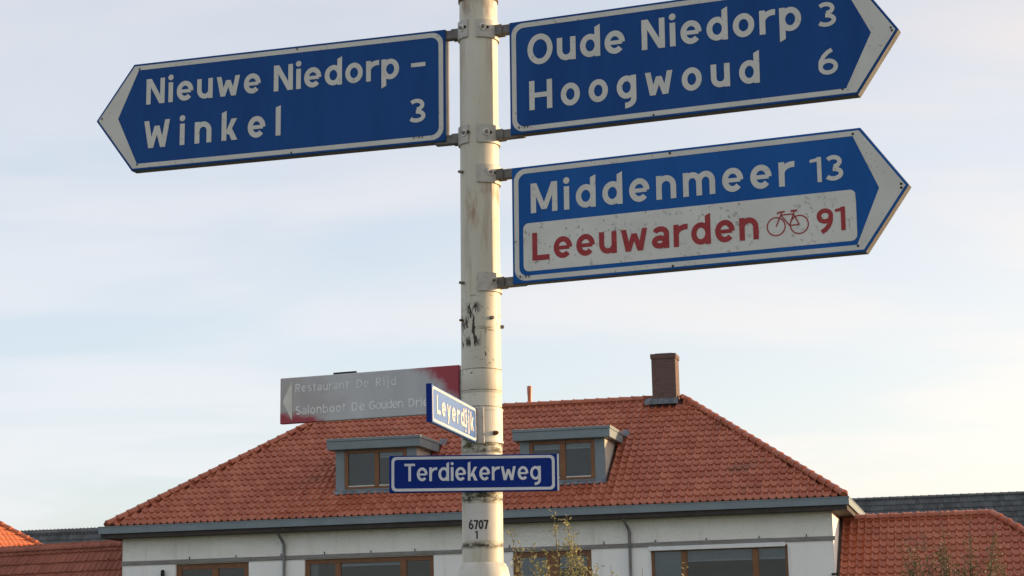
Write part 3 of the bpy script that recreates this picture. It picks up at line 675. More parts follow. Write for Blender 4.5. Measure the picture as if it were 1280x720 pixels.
# scraps of an old sticker over the letters i j
for k in range(5):
    x = Lr*0.735 + random.uniform(-.014,.014); z = 0.022+0.016*k; ww = random.uniform(.008,.018); hh = random.uniform(.004,.007)
    pts = [(x+ww*cos(a)*random.uniform(.7,1.1), -.0016-.00008*k, z+hh*sin(a)*random.uniform(.7,1.1)) for a in [2*pi*i/9 for i in range(9)]]
    mesh_obj('sticker_scrap', pts, [tuple(range(9))], M_WHITEL, bd)
# its bracket: a flange and a curved shell on the post
br = MB().bbox(Lr+0.0005, Lr+0.007, -0.026, 0.018, -0.003, 0.1225, .0015).build('bracket_flange', M_PLATE, root)
inv = mat.inverted() @ pole_frame(0, 0)
mb = MB().shell(pole_r(.8)+.0012, pole_r(.8)+.0048, front(-.55), radians(40), 0.757, 0.765, 24).shell(pole_r(.8)+.0012, pole_r(.8)+.0048, front(-.55), radians(40), 0.868, 0.876, 24).shell(pole_r(.8)+.0010, pole_r(.8)+.0030, front(-.55), radians(38), 0.764, 0.869, 24)
mb.v = [tuple(inv @ Vector(v)) for v in mb.v]
mb.build('bracket_shell', M_SLEEVE, root)
ab = front(.62); d = Vector((cos(ab), sin(ab), 0)); p = d*(pole_r(.78)+.003)+Vector((0,0,.7885))
mb = MB().tube([p, p+d*.014], [0.0085,0.0075], 8).tube([p+d*.014, p+d*.019], [.0045,.004], 8); mb.v = [tuple(inv @ Vector(v)) for v in mb.v]; mb.build('bolt', M_RUST, root)

# ------------------------------------------------------------------ the house
HPH = 0.2316
hu = Vector((cos(HPH), -sin(HPH), 0)); hv = Vector((sin(HPH), cos(HPH), 0)); HO = Vector((-12.121, 58.0, 4.215+CAMZ))
HM = Matrix(((hu.x, hv.x, 0, HO.x), (hu.y, hv.y, 0, HO.y), (0, 0, 1, 0), (0,0,0,1)))
ZE = HO.z            # local z of the gutter's top; child coordinates are (u, v, ZE + z)
house = empty('house', HM); tag(house, 'white rendered house with hipped red tiled roof, two dormers and a chimney', 'house')
GA = 0.335; TW = 0.2055                            # tile gauge and cover width
def tile_mesh(mat, name='roof_tile', tw=TW, gauge=GA, amp=1.0):
    xs = [0, .012, .037, .062, .075, .095, .140, .185, .205, .224]; sc_ = tw/.205
    def pz(x):
        if x <= .075: return .060*amp*sin(pi*x/.075)
        if x <= .205: return -.014*amp*sin(pi*(x-.075)/.130)
        return .054*amp*sin(pi*(x-.205)/.075)
    ln = gauge+.055; v = []; f = []; n = len(xs)
    for y, dz in ((0, -.030), (0, .008), (.012, .015), (ln, -.036)):
        for x in xs: v.append((x*sc_, y, pz(x)+.035+dz))
    for r in range(3):
        for i in range(n-1): f.append((r*n+i, r*n+i+1, (r+1)*n+i+1, (r+1)*n+i))
    me = bpy.data.meshes.new(name); me.from_pydata(v, [], f); me.materials.append(mat); me.update()
    me.polygons.foreach_set('use_smooth', [i >= (n-1) for i in range(len(f))]); return me
TILE = tile_mesh(M_TILE)
class Slope:
    """a roof face: o lower-left corner, a along the eave (unit), s up the slope (unit)"""
    def __init__(s_, o, a, s): s_.o = Vector(o); s_.a = Vector(a).normalized(); s_.s = Vector(s).normalized(); s_.n = s_.a.cross(s_.s)
    def mat(s_, x, y, jit=0.0):
        p = s_.o + s_.a*x + s_.s*y + s_.n*jit
        return Matrix(((s_.a.x, s_.s.x, s_.n.x, p.x), (s_.a.y, s_.s.y, s_.n.y, p.y), (s_.a.z, s_.s.z, s_.n.z, p.z), (0,0,0,1)))
def tiles_on(slope, length, run, xl, xr, holes=()):
    """list of tile matrices; xl(y), xr(y) are the limits of the face at slope height y"""
    out = []; rows = int(run/GA); y = 0.0; j = 0
    while y < run-0.12:
        k = int(math.floor(xl(y)/TW))-1
        x = k*TW
        while x < xr(y):
            cx = x+TW/2; cy = y+GA*.55
            if xl(cy)-.03 <= cx <= xr(cy)+.03 and not any(h[0] <= cx <= h[1] and h[2] <= cy <= h[3] for h in holes):
                m = slope.mat(x+random.uniform(-.003,.003), y+random.uniform(-.006,.006), random.uniform(-.003,.003)) @ Matrix.Rotation(random.uniform(-.008,.008), 4, 'Z')
                out.append(m)
            x += TW
        y += GA; j += 1
    return out
def place_tiles(mats, me, parent, limit, world, name='roof_tile', stuff='roof_tiles'):
    cp = Vector((0,0,CAMZ))
    order = sorted(mats, key=lambda m: ((world @ m).translation - cp).length)
    for m in order[:limit]:
        o = bpy.data.objects.new(name, me); C.objects.link(o); o.parent = parent; o.matrix_local = m
    rest = order[limit:]
    if rest:
        v = []; f = []; bv = [x.co.copy() for x in me.vertices]; bf = [tuple(p.vertices) for p in me.polygons]; bs = [p.use_smooth for p in me.polygons]
        for m in rest:
            b = len(v); v += [tuple(m @ q) for q in bv]; f += [tuple(i+b for i in g) for g in bf]
        o = mesh_obj(stuff, v, f, me.materials[0], parent); o.data.polygons.foreach_set('use_smooth', bs*len(rest)); o['kind'] = 'stuff'
def ridge_mesh(mat, L=0.40, r0=0.115, r1=0.098, n=9):
    v = []; f = []
    for y, r in ((0, r0-.016), (0, r0+.012), (.055, r0+.012), (.06, r0), (L, r1)):
        for k in range(n): a = pi*(-.06+1.12*k/(n-1)); v.append((r*cos(a), y, r*sin(a)*.92))
    for i in range(4):
        for k in range(n-1): f.append((i*n+k, i*n+k+1, (i+1)*n+k+1, (i+1)*n+k))
    me = bpy.data.meshes.new('ridge_tile'); me.from_pydata(v, [], f); me.materials.append(mat); me.update(); me.polygons.foreach_set('use_smooth', [i >= n-1 for i in range(len(f))]); return me
def ridge_run(p0, p1, me, parent, gap=0.355, lift=0.035, cap=None):
    p0 = Vector(p0); p1 = Vector(p1); d = (p1-p0); L = d.length; d.normalize(); x = d.cross(Vector((0,0,1))).normalized(); z = x.cross(d)
    n = max(1, round(L/gap)); g = L/n
    for i in range(n):
        p = p0 + d*g*i + z*lift; o = bpy.data.objects.new('ridge_tile', me); C.objects.link(o); o.parent = parent
        o.matrix_local = Matrix(((x.x,d.x,z.x,p.x),(x.y,d.y,z.y,p.y),(x.z,d.z,z.z,p.z),(0,0,0,1))) @ Matrix.Rotation(random.uniform(-.02,.02), 4, 'Z')
    MB().tube([p0+z*.02, p1+z*.02], .075, 8).build('ridge_mortar', me.materials[0], parent)
    return x, z
U0, U1, V0, V1 = 0.27, 21.30, 0.20, 10.10          # tile edge at the eaves
RU0, RU1, RV, RZ, EZ = 5.20, 16.38, 5.15, 3.52, 0.045
# roof body under the tiles
rb = [(U0,V0,EZ),(U1,V0,EZ),(U1,V1,EZ),(U0,V1,EZ),(RU0,RV,RZ),(RU1,RV,RZ)]
roof = mesh_obj('roof', [(x,y,ZE+z-.02) for x,y,z in rb], [(0,1,5,4),(1,2,5),(2,3,4,5),(3,0,4),(0,3,2,1)], M_UNDER, house)
def up_slope(v0, z0, v1, z1): return Vector((0, v1-v0, z1-z0)).normalized()
sf = Slope((0, V0-.05, ZE+EZ-.035), (1,0,0), up_slope(V0, EZ, RV, RZ)); runF = (Vector((0,RV-V0,RZ-EZ))).length+.05
fl = lambda y: U0 + (RU0-U0)*y/runF; frr = lambda y: U1 + (RU1-U1)*y/runF
cz = cos(atan2(RZ-EZ, RV-V0))
def sy(v): return (v-(V0-.05))/cz                   # slope height of a plan distance v
DV = 1.26
holes = [(6.80, 9.24, sy(DV)-.02, sy(2.95)), (12.28, 14.72, sy(DV)-.02, sy(2.95)), (15.42, 16.34, sy(4.86), 99)]
place_tiles(tiles_on(sf, 0, runF, fl, frr, holes), TILE, roof, 300, HM)
# the other three faces: counted as one mass
def face_tiles(o, a, s, run, xl, xr): return tiles_on(Slope(o, a, s), 0, run, xl, xr)
dR = U1-RU1; hR = RZ-EZ; runR = sqrt(dR*dR+hR*hR); wd = V1-V0
oth = face_tiles((U1+.05, V0, ZE+EZ-.035), (0,1,0), (-dR,0,hR), runR, lambda y: (RV-V0)*y/runR, lambda y: wd-(V1-RV)*y/runR)
dL = RU0-U0; runL = sqrt(dL*dL+hR*hR)
oth += face_tiles((U0-.05, V1, ZE+EZ-.035), (0,-1,0), (dL,0,hR), runL, lambda y: (V1-RV)*y/runL, lambda y: wd-(RV-V0)*y/runL)
runB = sqrt((V1-RV)**2+hR*hR)
oth += face_tiles((U1, V1+.05, ZE+EZ-.035), (-1,0,0), (0,-(V1-RV),hR), runB, lambda y: dR*y/runB, lambda y: (U1-U0)-dL*y/runB)
place_tiles(oth, TILE, roof, 0, HM)
RIDGE = ridge_mesh(M_TILE)
ridge_run((RU0,RV,ZE+RZ), (15.55,RV,ZE+RZ), RIDGE, roof)
ridge_run((U0-.05,V0-.05,ZE+EZ), (RU0,RV,ZE+RZ), RIDGE, roof); ridge_run((U1+.05,V0-.05,ZE+EZ), (RU1,RV,ZE+RZ), RIDGE, roof)
ridge_run((U0-.05,V1+.05,ZE+EZ), (RU0,RV,ZE+RZ), RIDGE, roof); ridge_run((U1+.05,V1+.05,ZE+EZ), (RU1,RV,ZE+RZ), RIDGE, roof)
for x in (U0-.05, U1+.05):      # closing discs of the hip ends
    MB().tube([(x, V0-.062, ZE+EZ+.012), (x, V0-.048, ZE+EZ+.03)], 0.112, 14).build('hip_end_cap', M_TILE, roof)
# walls with window openings
WV = 0.51; WU0, WU1 = 0.540, 20.985; ZS = -0.335
openings = [(2.198, 4.431, -2.55, -1.125), (6.110, 9.910, -2.55, -1.125), (12.187, 14.399, -2.55, -1.125), (16.05, 19.76, -2.55, -1.175)]
def wall_front(z_lo, z_hi, ops, mat, name, v0=WV):
    us = sorted({WU0, WU1, *[o[0] for o in ops], *[o[1] for o in ops]}); zs = sorted({z_lo, z_hi, *[o[2] for o in ops], *[o[3] for o in ops]})
    mb = MB(); vid = {}
    def vert(u, z):
        if (u,z) not in vid: vid[(u,z)] = len(mb.v); mb.v.append((u,v0,ZE+z))
        return vid[(u,z)]
    for i in range(len(us)-1):
        for j in range(len(zs)-1):
            cu = (us[i]+us[i+1])/2; czz = (zs[j]+zs[j+1])/2
            if any(o[0] < cu < o[1] and o[2] < czz < o[3] for o in ops): continue
            mb.f.append((vert(us[i],zs[j]), vert(us[i+1],zs[j]), vert(us[i+1],zs[j+1]), vert(us[i],zs[j+1])))
    for o in ops:        # reveals
        a,b,c,d = o; p = [(a,c),(b,c),(b,d),(a,d)]
        for k in range(4):
            q0 = p[k]; q1 = p[(k+1)%4]; mb.add([(q0[0],v0,ZE+q0[1]),(q1[0],v0,ZE+q1[1]),(q1[0],v0+.2,ZE+q1[1]),(q0[0],v0+.2,ZE+q0[1])], [(0,1,2,3)])
    return mb.build(name, mat, house)
wall_front(-ZE, -1.06, openings, M_WALL, 'front_wall')
wall_front(-1.06, ZS, [], M_STUC, 'upper_wall', WV)
WB = 9.8
MB().add([(WU1,WV,0),(WU1,WB,0),(WU1,WB,ZE+ZS),(WU1,WV,ZE+ZS)], [(0,1,2,3)]).build('side_wall', M_WALL, house)
MB().add([(WU0,WB,0),(WU0,WV,0),(WU0,WV,ZE+ZS),(WU0,WB,ZE+ZS)], [(0,1,2,3)]).build('side_wall', M_WALL, house)
MB().add([(WU1,WB,0),(WU0,WB,0),(WU0,WB,ZE+ZS),(WU1,WB,ZE+ZS)], [(0,1,2,3)]).build('back_wall', M_WALL, house)
# grey string course in lengths, with small hooks
cuts = [WU0-.012, 4.50, 9.95, 12.3, 15.93, 19.35, WU1+.055]
for a, b in zip(cuts, cuts[1:]): MB().bbox(a+.004, b-.004, WV-.045, WV+.03, ZE-1.108, ZE-.995+random.uniform(-.006,.006), .006).build('string_course', M_BANDM, house)
for x in (2.635, 4.05, 5.42, 6.714, 8.088, 9.377, 10.75, 12.1, 13.43, 14.761, 16.182, 17.585, 19.015, 20.28):
    MB().tube([(x,WV-.03,ZE-1.0),(x,WV-.035,ZE-.925)], .014, 6).build('hook', M_DARK, house)
# gutter fascia all round, cap strip and dark soffit
L_ = 21.485; DEP = 10.30
def mitre_box(name, inset, wd_, z0, z1, mat):
    o = [(inset,inset),(L_-inset,inset),(L_-inset,DEP-inset),(inset,DEP-inset)]; i_ = [(inset+wd_,inset+wd_),(L_-inset-wd_,inset+wd_),(L_-inset-wd_,DEP-inset-wd_),(inset+wd_,DEP-inset-wd_)]
    v = [(x,y,ZE+z) for z in (z0,z1) for x,y in o+i_]; f = []
    for k in range(4):
        j = (k+1)%4; f += [(k,j,8+j,8+k),(4+k,8+4+k,8+4+j,4+j),(8+k,8+j,12+j,12+k),(k,4+k,4+j,j)]
    return mesh_obj(name, v, f, mat, house)
mitre_box('gutter', 0, 0.11, -0.208, -0.022, M_FASCIA)
mitre_box('gutter_cap', -0.012, 0.130, -0.0215, 0.004, M_FASCIA)
mitre_box('soffit', 0.06, 0.60, -0.34, -0.210, M_SOFFIT)
# windows
def window(u0, u1, z0, z1, mull, blinds, fw=0.085, wood=M_WOOD, v=WV+.07, name='window'):
    mb = MB(); mb.bbox(u0+.002, u0+fw, v, v+.07, ZE+z0, ZE+z1-.002, .006).bbox(u1-fw, u1-.002, v, v+.07, ZE+z0, ZE+z1-.002, .006)
    mb.bbox(u0+fw, u1-fw, v+.003, v+.067, ZE+z1-fw, ZE+z1-.002, .006).bbox(u0+fw, u1-fw, v+.003, v+.067, ZE+z0, ZE+z0+fw, .006)
    for a, b in mull: mb.bbox(a, b, v+.002, v+.068, ZE+z0+fw, ZE+z1-fw, .006)
    w_ = mb.build(name, wood, house)
    ed = [u0+fw] + [q for m in mull for q in m] + [u1-fw]
    for k in range(0, len(ed), 2):
        a, b = ed[k], ed[k+1]
        MB().box(a-.005, b+.005, v+.036, v+.044, ZE+z0+fw-.005, ZE+z1-fw+.005).build('pane', M_GLASS, w_)
        if blinds[k//2]:
            zb_ = blinds[k//2]; MB().box(a-.003, b+.003, v+.10, v+.106, ZE+zb_, ZE+z1-.05).build('blind', M_BLIND, w_)
            MB().bbox(a-.003, b+.003, v+.092, v+.114, ZE+zb_-.045, ZE+zb_-.001, .004).build('blind_bar', M_BLINDB, w_)
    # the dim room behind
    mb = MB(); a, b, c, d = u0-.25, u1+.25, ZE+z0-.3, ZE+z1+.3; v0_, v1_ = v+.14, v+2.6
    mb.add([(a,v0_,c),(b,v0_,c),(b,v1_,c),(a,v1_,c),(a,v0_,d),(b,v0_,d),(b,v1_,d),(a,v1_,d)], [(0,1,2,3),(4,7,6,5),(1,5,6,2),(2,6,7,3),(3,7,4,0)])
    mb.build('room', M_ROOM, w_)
    return w_
window(*openings[0], [(3.288,3.484)], [None, None], fw=0.16)
window(*openings[1], [(6.997,7.163),(8.916,9.100)], [None, -1.30, None], fw=0.13)
window(*openings[2], [(13.132,13.480)], [-1.74, -1.56], fw=0.15)
w2 = [o for o in house.children if o.name.startswith('window')][1]
mb = MB(); n_ = 14
for i in range(n_+1):
    x = 6.20+.24*i/n_; mb.v += [(x, WV+.24+.02*sin(i*1.9), ZE-2.6), (x, WV+.24+.02*sin(i*1.9), ZE-1.20)]
for i in range(n_): mb.f.append((i*2, i*2+2, i*2+3, i*2+1))
mb.build('curtain', M_BLIND, w2)
w4 = window(*openings[3], [(16.863,17.027),(18.792,18.964)], [-2.6, -1.50, -1.50], fw=0.075)
mb = MB().bbox(15.99, 19.70, WV-.06, WV+.05, ZE-1.225, ZE-1.110, .006).build('shutter_box', M_BLINDB, w4)
for a in (15.985, 19.765): MB().bbox(a, a+.055, WV-.035, WV+.05, ZE-2.6, ZE-1.2265, .005).build('shutter_rail', M_BLINDB, w4)
# downpipes
for x in (5.52, 15.485):
    mb = MB().tube([(x-.12,.10,ZE-.20),(x-.12,.12,ZE-.30),(x-.09,.24,ZE-.42),(x-.02,.40,ZE-.60),(x,.44,ZE-.70),(x,.44,ZE-.95),(x,.44,.06)], .042, 10)
    smooth_by_angle(mb.build('downpipe', M_PIPE, house), 40)
    for z in (-.72, -2.4): MB().lathe([(.043,ZE+z-.02),(.052,ZE+z-.02),(.052,ZE+z+.02),(.043,ZE+z+.02)], 12, (x,.44)).build('pipe_clip', M_PIPE, house)
# wall lamp and a stub on the corner
mb = MB().lathe([(.0,-1.27+ZE),(.035,-1.275+ZE),(.055,-1.31+ZE),(.058,-1.55+ZE),(.0,-1.56+ZE)], 14, (1.84, WV-.10)); lamp = smooth_by_angle(mb.build('wall_lamp', M_DARK, house), 40)
MB().box(1.82, 1.86, WV-.10, WV+.02, ZE-1.46, ZE-1.42).build('lamp_arm', M_DARK, lamp)
MB().bbox(20.90, 21.06, WV-.12, WV-.0, ZE-2.03, ZE-1.98, .005).build('cable_bracket', M_DARK, house)
# dormers
def dormer(u0, u1, mull, fu0, fu1):
    z0, z1 = 0.80, 2.05; v = DV; w0, w1 = u0+.27, u1-.285
    mb = MB().bbox(u0, w0, v, v+.10, ZE+z0, ZE+z1, .004).bbox(w1, u1, v, v+.10, ZE+z0, ZE+z1, .004).box(w0, w1, v+.004, v+.09, ZE+z0, ZE+.885).box(w0, w1, v+.004, v+.09, ZE+1.995, ZE+z1)
    d = mb.build('dormer', M_FASCIA, house)
    # cheeks (thin boards down to the tiles) and flat roof with deep fascia
    for u, s in ((u0+.004, 1), (u1-.004, -1)):
        zz = lambda vv: EZ + (vv-V0)*(RZ-EZ)/(RV-V0)
        v2 = V0 + (z1-EZ)*(RV-V0)/(RZ-EZ)
        tri = [(v+.10, zz(v+.1)-.05), (v+.10, z1), (v2+.05, z1)]
        mesh_obj('cheek', [(u,a,ZE+b) for a,b in tri]+[(u+s*.05,a,ZE+b) for a,b in tri], [(0,1,2),(5,4,3),(0,3,4,1),(1,4,5,2),(2,5,3,0)], M_CHEEK, d)
    v2 = 3.42
    MB().bbox(fu0, fu1, 1.05, v2-.30, ZE+2.02, ZE+2.255, .006).build('flat_roof_edge', M_FASCIA, d)
    MB().bbox(fu0-.02, fu1+.02, 1.03, v2-.02, ZE+2.256, ZE+2.325, .008).build('roof_trim', M_FASCIA, d)
    MB().bbox(fu0-.022, fu1+.022, 1.028, v2, ZE+2.3255, ZE+2.340, .003).build('roof_cap', M_CAPT, d)
    # lead apron and lead soaker at the back corner
    mb = MB(); n_ = 40
    for i in range(n_+1):
        x = u0-.03+(u1-u0+.06)*i/n_; jz = .012*sin(i*2.4)+random.uniform(-.008,.008)
        mb.v += [(x, v-.004, ZE+.885-.03), (x, v-.10+jz, ZE+.815+jz*.5), (x, v-.18+jz, ZE+.735+jz)]
    for i in range(n_):
        for k in range(2): mb.f.append((i*3+k, i*3+3+k, i*3+4+k, i*3+1+k))
    mb.build('lead_apron', M_LEAD, d)
    for uu in (fu1+.02,):
        a = 3.30; zq = EZ+(a-V0)*(RZ-EZ)/(RV-V0)
        mesh_obj('lead_soaker', [(uu-.1,a-.1,ZE+zq-.02),(uu+.15,a-.06,ZE+zq+.06),(uu+.13,a+.2,ZE+zq+.25),(uu-.1,a+.2,ZE+zq+.25)], [(0,1,2,3)], M_LEAD, d)
    # window: frame, panes, blinds
    mb = MB(); vv = v+.01; zb_, zt_ = ZE+.886, ZE+1.994
    mb.bbox(w0+.001, w0+.11, vv-.02, vv+.07, zb_, zt_, .006).bbox(w1-.11, w1-.001, vv-.02, vv+.07, zb_, zt_, .006).bbox(w0+.11, w1-.11, vv-.018, vv+.068, zt_-.085, zt_, .006).bbox(w0+.11, w1-.11, vv-.018, vv+.068, zb_, zb_+.06, .006).bbox(mull[0], mull[1], vv-.019, vv+.069, zb_+.06, zt_-.085, .006)
    wf = mb.build('window_frame', M_WOOD, d)
    for q, (a, b) in enumerate(((w0+.11, mull[0]), (mull[1], w1-.11))):
        MB().box(a-.004, b+.004, vv+.03, vv+.036, zb_+.055, zt_-.08).build('pane', M_GLASS, d)
        MB().bbox(a+.01, b-.01, vv-.024, vv+.006, zb_+.0605, zb_+.092, .004).build('glazing_bead', M_SILLW, d)
        if not (q == 0 and u0 < 10):
            MB().box(a, b, vv+.09, vv+.096, zt_-.20, zt_-.05).build('blind', M_BLIND, d)
            MB().bbox(a, b, vv+.085, vv+.110, zt_-.235, zt_-.201, .004).build('blind_bar', M_BLINDB, d)
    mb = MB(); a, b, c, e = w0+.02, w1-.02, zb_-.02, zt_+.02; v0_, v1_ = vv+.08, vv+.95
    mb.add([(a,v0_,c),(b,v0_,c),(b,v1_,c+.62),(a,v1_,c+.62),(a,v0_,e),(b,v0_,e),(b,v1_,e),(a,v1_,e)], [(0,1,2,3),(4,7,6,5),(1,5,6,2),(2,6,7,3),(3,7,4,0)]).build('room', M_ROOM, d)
dormer(6.80, 9.225, (7.975, 8.105), 6.607, 9.406); dormer(12.28, 14.715, (13.430, 13.590), 12.118, 14.915)
# chimney with corbelled top and lead skirt
cu0, cu1, cv0, cv1 = 15.548, 16.268, 4.77, 5.47
mb = MB().bbox(cu0, cu1, cv0, cv1, ZE+3.10, ZE+4.70, .004); ch = mb.build('chimney', M_BRICK, house)
MB().bbox(cu0-.025, cu1+.025, cv0-.025, cv1+.025, ZE+4.7005, ZE+4.845, .006).build('chimney_top', M_BRICK, ch)
MB().bbox(cu0+.10, cu1-.10, cv0+.10, cv1-.10, ZE+4.8455, ZE+4.875, .006).build('flue_slab', M_LEAD, ch)
mb = MB()
mb.add([(cu0-.03,cv0-.006,ZE+3.50),(cu1+.03,cv0-.006,ZE+3.50),(cu1+.05,cv0-.012,ZE+3.36),(cu0-.05,cv0-.012,ZE+3.36),(cu1+.08,cv0-.20,ZE+3.315),(cu0-.22,cv0-.20,ZE+3.315),(cu0-.24,cv0+.1,ZE+3.52),(cu0-.01,cv0+.1,ZE+3.55)], [(3,2,1,0),(5,4,2,3),(5,3,7,6)])
mb.build('chimney_flashing', M_LEAD, ch)
mb = MB().lathe([(.060,ZE+3.45),(.066,ZE+3.9),(.075,ZE+3.905),(.075,ZE+4.13),(.068,ZE+4.155),(.0,ZE+4.16)], 14, (11.69, RV+.10)); smooth_by_angle(mb.build('vent_pipe', M_TILE, house), 40)

# ------------------------------------------------------------------ lower wing on the right
wing = empty('house_wing', HM); tag(wing, 'low wing with hipped red tiled roof against the right side of the white house', 'house wing')
TS = (RZ-EZ)/(RV-V0); ang = atan2(RZ-EZ, RV-V0)
ARV, ARZ, AEV = 3.30, -0.40, -0.10
aez = ARZ - (ARV-AEV)*TS; AU0, AU1 = WU1+.02, 25.13
run = (ARV-AEV)/cos(ang)
AE = AU1 + (ARV-AEV)
ABV = ARV + (ARV-AEV)
wr = mesh_obj('roof', [(AU0,AEV,ZE+aez-.02),(AE,AEV,ZE+aez-.02),(AE,ABV,ZE+aez-.02),(AU0,ABV,ZE+aez-.02),(AU0,ARV,ZE+ARZ-.02),(AU1,ARV,ZE+ARZ-.02)], [(0,1,5,4),(1,2,5),(2,3,4,5),(0,3,2,1),(0,4,3)], M_UNDER, wing)
sw = Slope((AU0+.05, AEV, ZE+aez-.01), (1,0,0), (0,cos(ang),sin(ang)))
tl = tiles_on(sw, 0, run, lambda y: 0.0, lambda y: (AE-AU0-.05) - (ARV-AEV)*y/run)
place_tiles([m for m in tl], TILE, wr, 300, HM)
ridge_run((AU0+.02,ARV,ZE+ARZ), (AU1,ARV,ZE+ARZ), RIDGE, wr, lift=.04)
ridge_run((AE,AEV,ZE+aez), (AU1,ARV,ZE+ARZ), RIDGE, wr, lift=.045)
ridge_run((AE,ABV,ZE+aez), (AU1,ARV,ZE+ARZ), RIDGE, wr, lift=.045)
srun = run
o2 = tiles_on(Slope((AE, AEV, ZE+aez-.01), (0,1,0), (-(ARV-AEV),0,ARZ-aez)), 0, run, lambda y: (ARV-AEV)*y/run, lambda y: (ABV-AEV)-(ARV-AEV)*y/run)
place_tiles(o2, TILE, wr, 0, HM)
MB().bbox(AU0+.0, AU0+.045, AEV, ARV, ZE+aez-.3, ZE+aez-.2, .004).build('valley_trim', M_SOFFIT, wing)
# dark lead strip where the roof meets the house wall
p0 = Vector((AU0-.012, AEV, ZE+aez)); p1 = Vector((AU0-.012, ARV, ZE+ARZ))
mesh_obj('wall_flashing', [p0+Vector((0,0,.10)), p1+Vector((0,0,.10)), p1+Vector((.10,0,.045)), p0+Vector((.10,0,.045))], [(0,1,2,3)], M_SOFFIT, wing)
MB().box(AU0, AE-.35, AEV+.35, ABV-.35, 0, ZE+aez-.03).build('wall', M_WALL, wing)

# ------------------------------------------------------------------ steep lower roof on the left
wang = radians(60)
lwing = empty('house_wing', HM); tag(lwing, 'steep brown-red tiled lower roof against the left end of the white house', 'house wing')
TILED = tile_mesh(M_TILED, amp=0.7); RIDGED = ridge_mesh(M_TILED)
ra = Vector((-9.0, 4.15, ZE-.47)); rbp = Vector((0.75, 2.0, ZE-.36)); along = (rbp-ra).normalized(); along.z = 0; along.normalize()
outw = Vector((along.y, -along.x, 0)); run = 3.6
sl_up = -outw*cos(wang) + Vector((0,0,sin(wang)))
o_ = Vector((ra.x, ra.y, ZE-.43)) - sl_up*run
lw = Slope(o_, along, sl_up); Ll = (Vector((rbp.x,rbp.y,0))-Vector((ra.x,ra.y,0))).length
q = [o_, o_+along*Ll, o_+along*Ll+sl_up*run, o_+sl_up*run]; bk = -outw*3.6
lr = mesh_obj('roof', [tuple(x-lw.n*.03) for x in q]+[tuple(q[1]+bk), tuple(q[0]+bk)], [(0,1,2,3),(3,2,4,5),(1,4,2),(0,3,5),(0,5,4,1)], M_UNDER, lwing)
GA_keep = GA; GA = 0.345
tl = tiles_on(lw, 0, run, lambda y: 0.0, lambda y: Ll)
GA = GA_keep
place_tiles(tl, TILED, lr, 300, HM)
ridge_run(o_+sl_up*run, o_+sl_up*run+along*Ll, RIDGED, lr, lift=.03)
mb = MB(); w0_ = o_ - outw*.35; w1_ = w0_ + along*Ll
mb.add([(w0_.x,w0_.y,0),(w1_.x,w1_.y,0),(w1_.x-outw.x*2.9,w1_.y-outw.y*2.9,0),(w0_.x-outw.x*2.9,w0_.y-outw.y*2.9,0)]+[(w0_.x,w0_.y,o_.z-.02),(w1_.x,w1_.y,o_.z-.02),(w1_.x-outw.x*2.9,w1_.y-outw.y*2.9,o_.z-.02),(w0_.x-outw.x*2.9,w0_.y-outw.y*2.9,o_.z-.02)], [(0,1,5,4),(1,2,6,5),(2,3,7,6),(3,0,4,7)])
mb.build('wall', M_WALL, lwing)

# ------------------------------------------------------------------ houses behind
def back_house(label, centre, rot, length, depth, eave, ridge, mat, hip, wallmat=M_BRICK, tw=TW, amp=1.0):
    Mx = Matrix.Translation(Vector((centre[0], centre[1], 0))) @ Matrix.Rotation(rot, 4, 'Z')
    h_ = empty('background_house', Mx); tag(h_, label, 'house', 'houses further back')
    L2, D2 = length/2, depth/2; hp = hip
    v = [(-L2,-D2,eave),(L2,-D2,eave),(L2,D2,eave),(-L2,D2,eave),(-L2+hp,0,ridge),(L2-hp,0,ridge)]
    r = mesh_obj('roof', [(a,b,c-.03) for a,b,c in v], [(0,1,5,4),(1,2,5),(2,3,4,5),(3,0,4),(0,3,2,1)], M_UNDER, h_)
    MB().box(-L2+.3, L2-.3, -D2+.3, D2-.3, 0, eave-.04).build('wall', wallmat, h_)
    tm = tile_mesh(mat, 'roof_tile', tw, amp=amp); a_ = atan2(ridge-eave, D2); run = (ridge-eave)/sin(a_)
    global TW
    keep = TW; TW = tw
    t1 = tiles_on(Slope((-L2,-D2,eave), (1,0,0), (0,cos(a_),sin(a_))), 0, run, lambda y: hp*y/run, lambda y: length-hp*y/run)
    if hp > 0.1:
        b_ = atan2(ridge-eave, hp); rn2 = (ridge-eave)/sin(b_)
        t1 += tiles_on(Slope((L2,-D2,eave), (0,1,0), (-cos(b_),0,sin(b_))), 0, rn2, lambda y: D2*y/rn2, lambda y: depth-D2*y/rn2)
    TW = keep
    place_tiles(t1, tm, r, 0, Mx)
    rm = ridge_mesh(mat)
    ridge_run((-L2+hp,0,ridge), (L2-hp,0,ridge), rm, r, gap=.40, lift=.03)
    if hp > 0.1:
        for y in (-D2, D2): ridge_run((L2,y,eave), (L2-hp,0,ridge), rm, r, gap=.37, lift=.04)
        for y in (-D2, D2): ridge_run((-L2,y,eave), (-L2+hp,0,ridge), rm, r, gap=.37, lift=.04)
    bpy.data.meshes.remove(tm) if tm.users == 0 else None
    return h_
back_house('house with dark grey tiled roof rising behind the right wing', (26.5, 103.0), -0.235, 25.0, 6.6, 4.2, 9.72, M_TILEG, 0.0)
back_house('house with dark grey tiled roof seen low behind the left wing', (-24.2, 103.0), -0.235, 12.0, 6.6, 3.6, 8.80, M_TILEG, 0.0)
back_house('house whose bright orange hipped roof catches the sun at the left edge', (-22.3, 78.0), 0.78, 8.6, 8.0, 5.4, 8.5, M_TILEO, 4.0, amp=0.25)

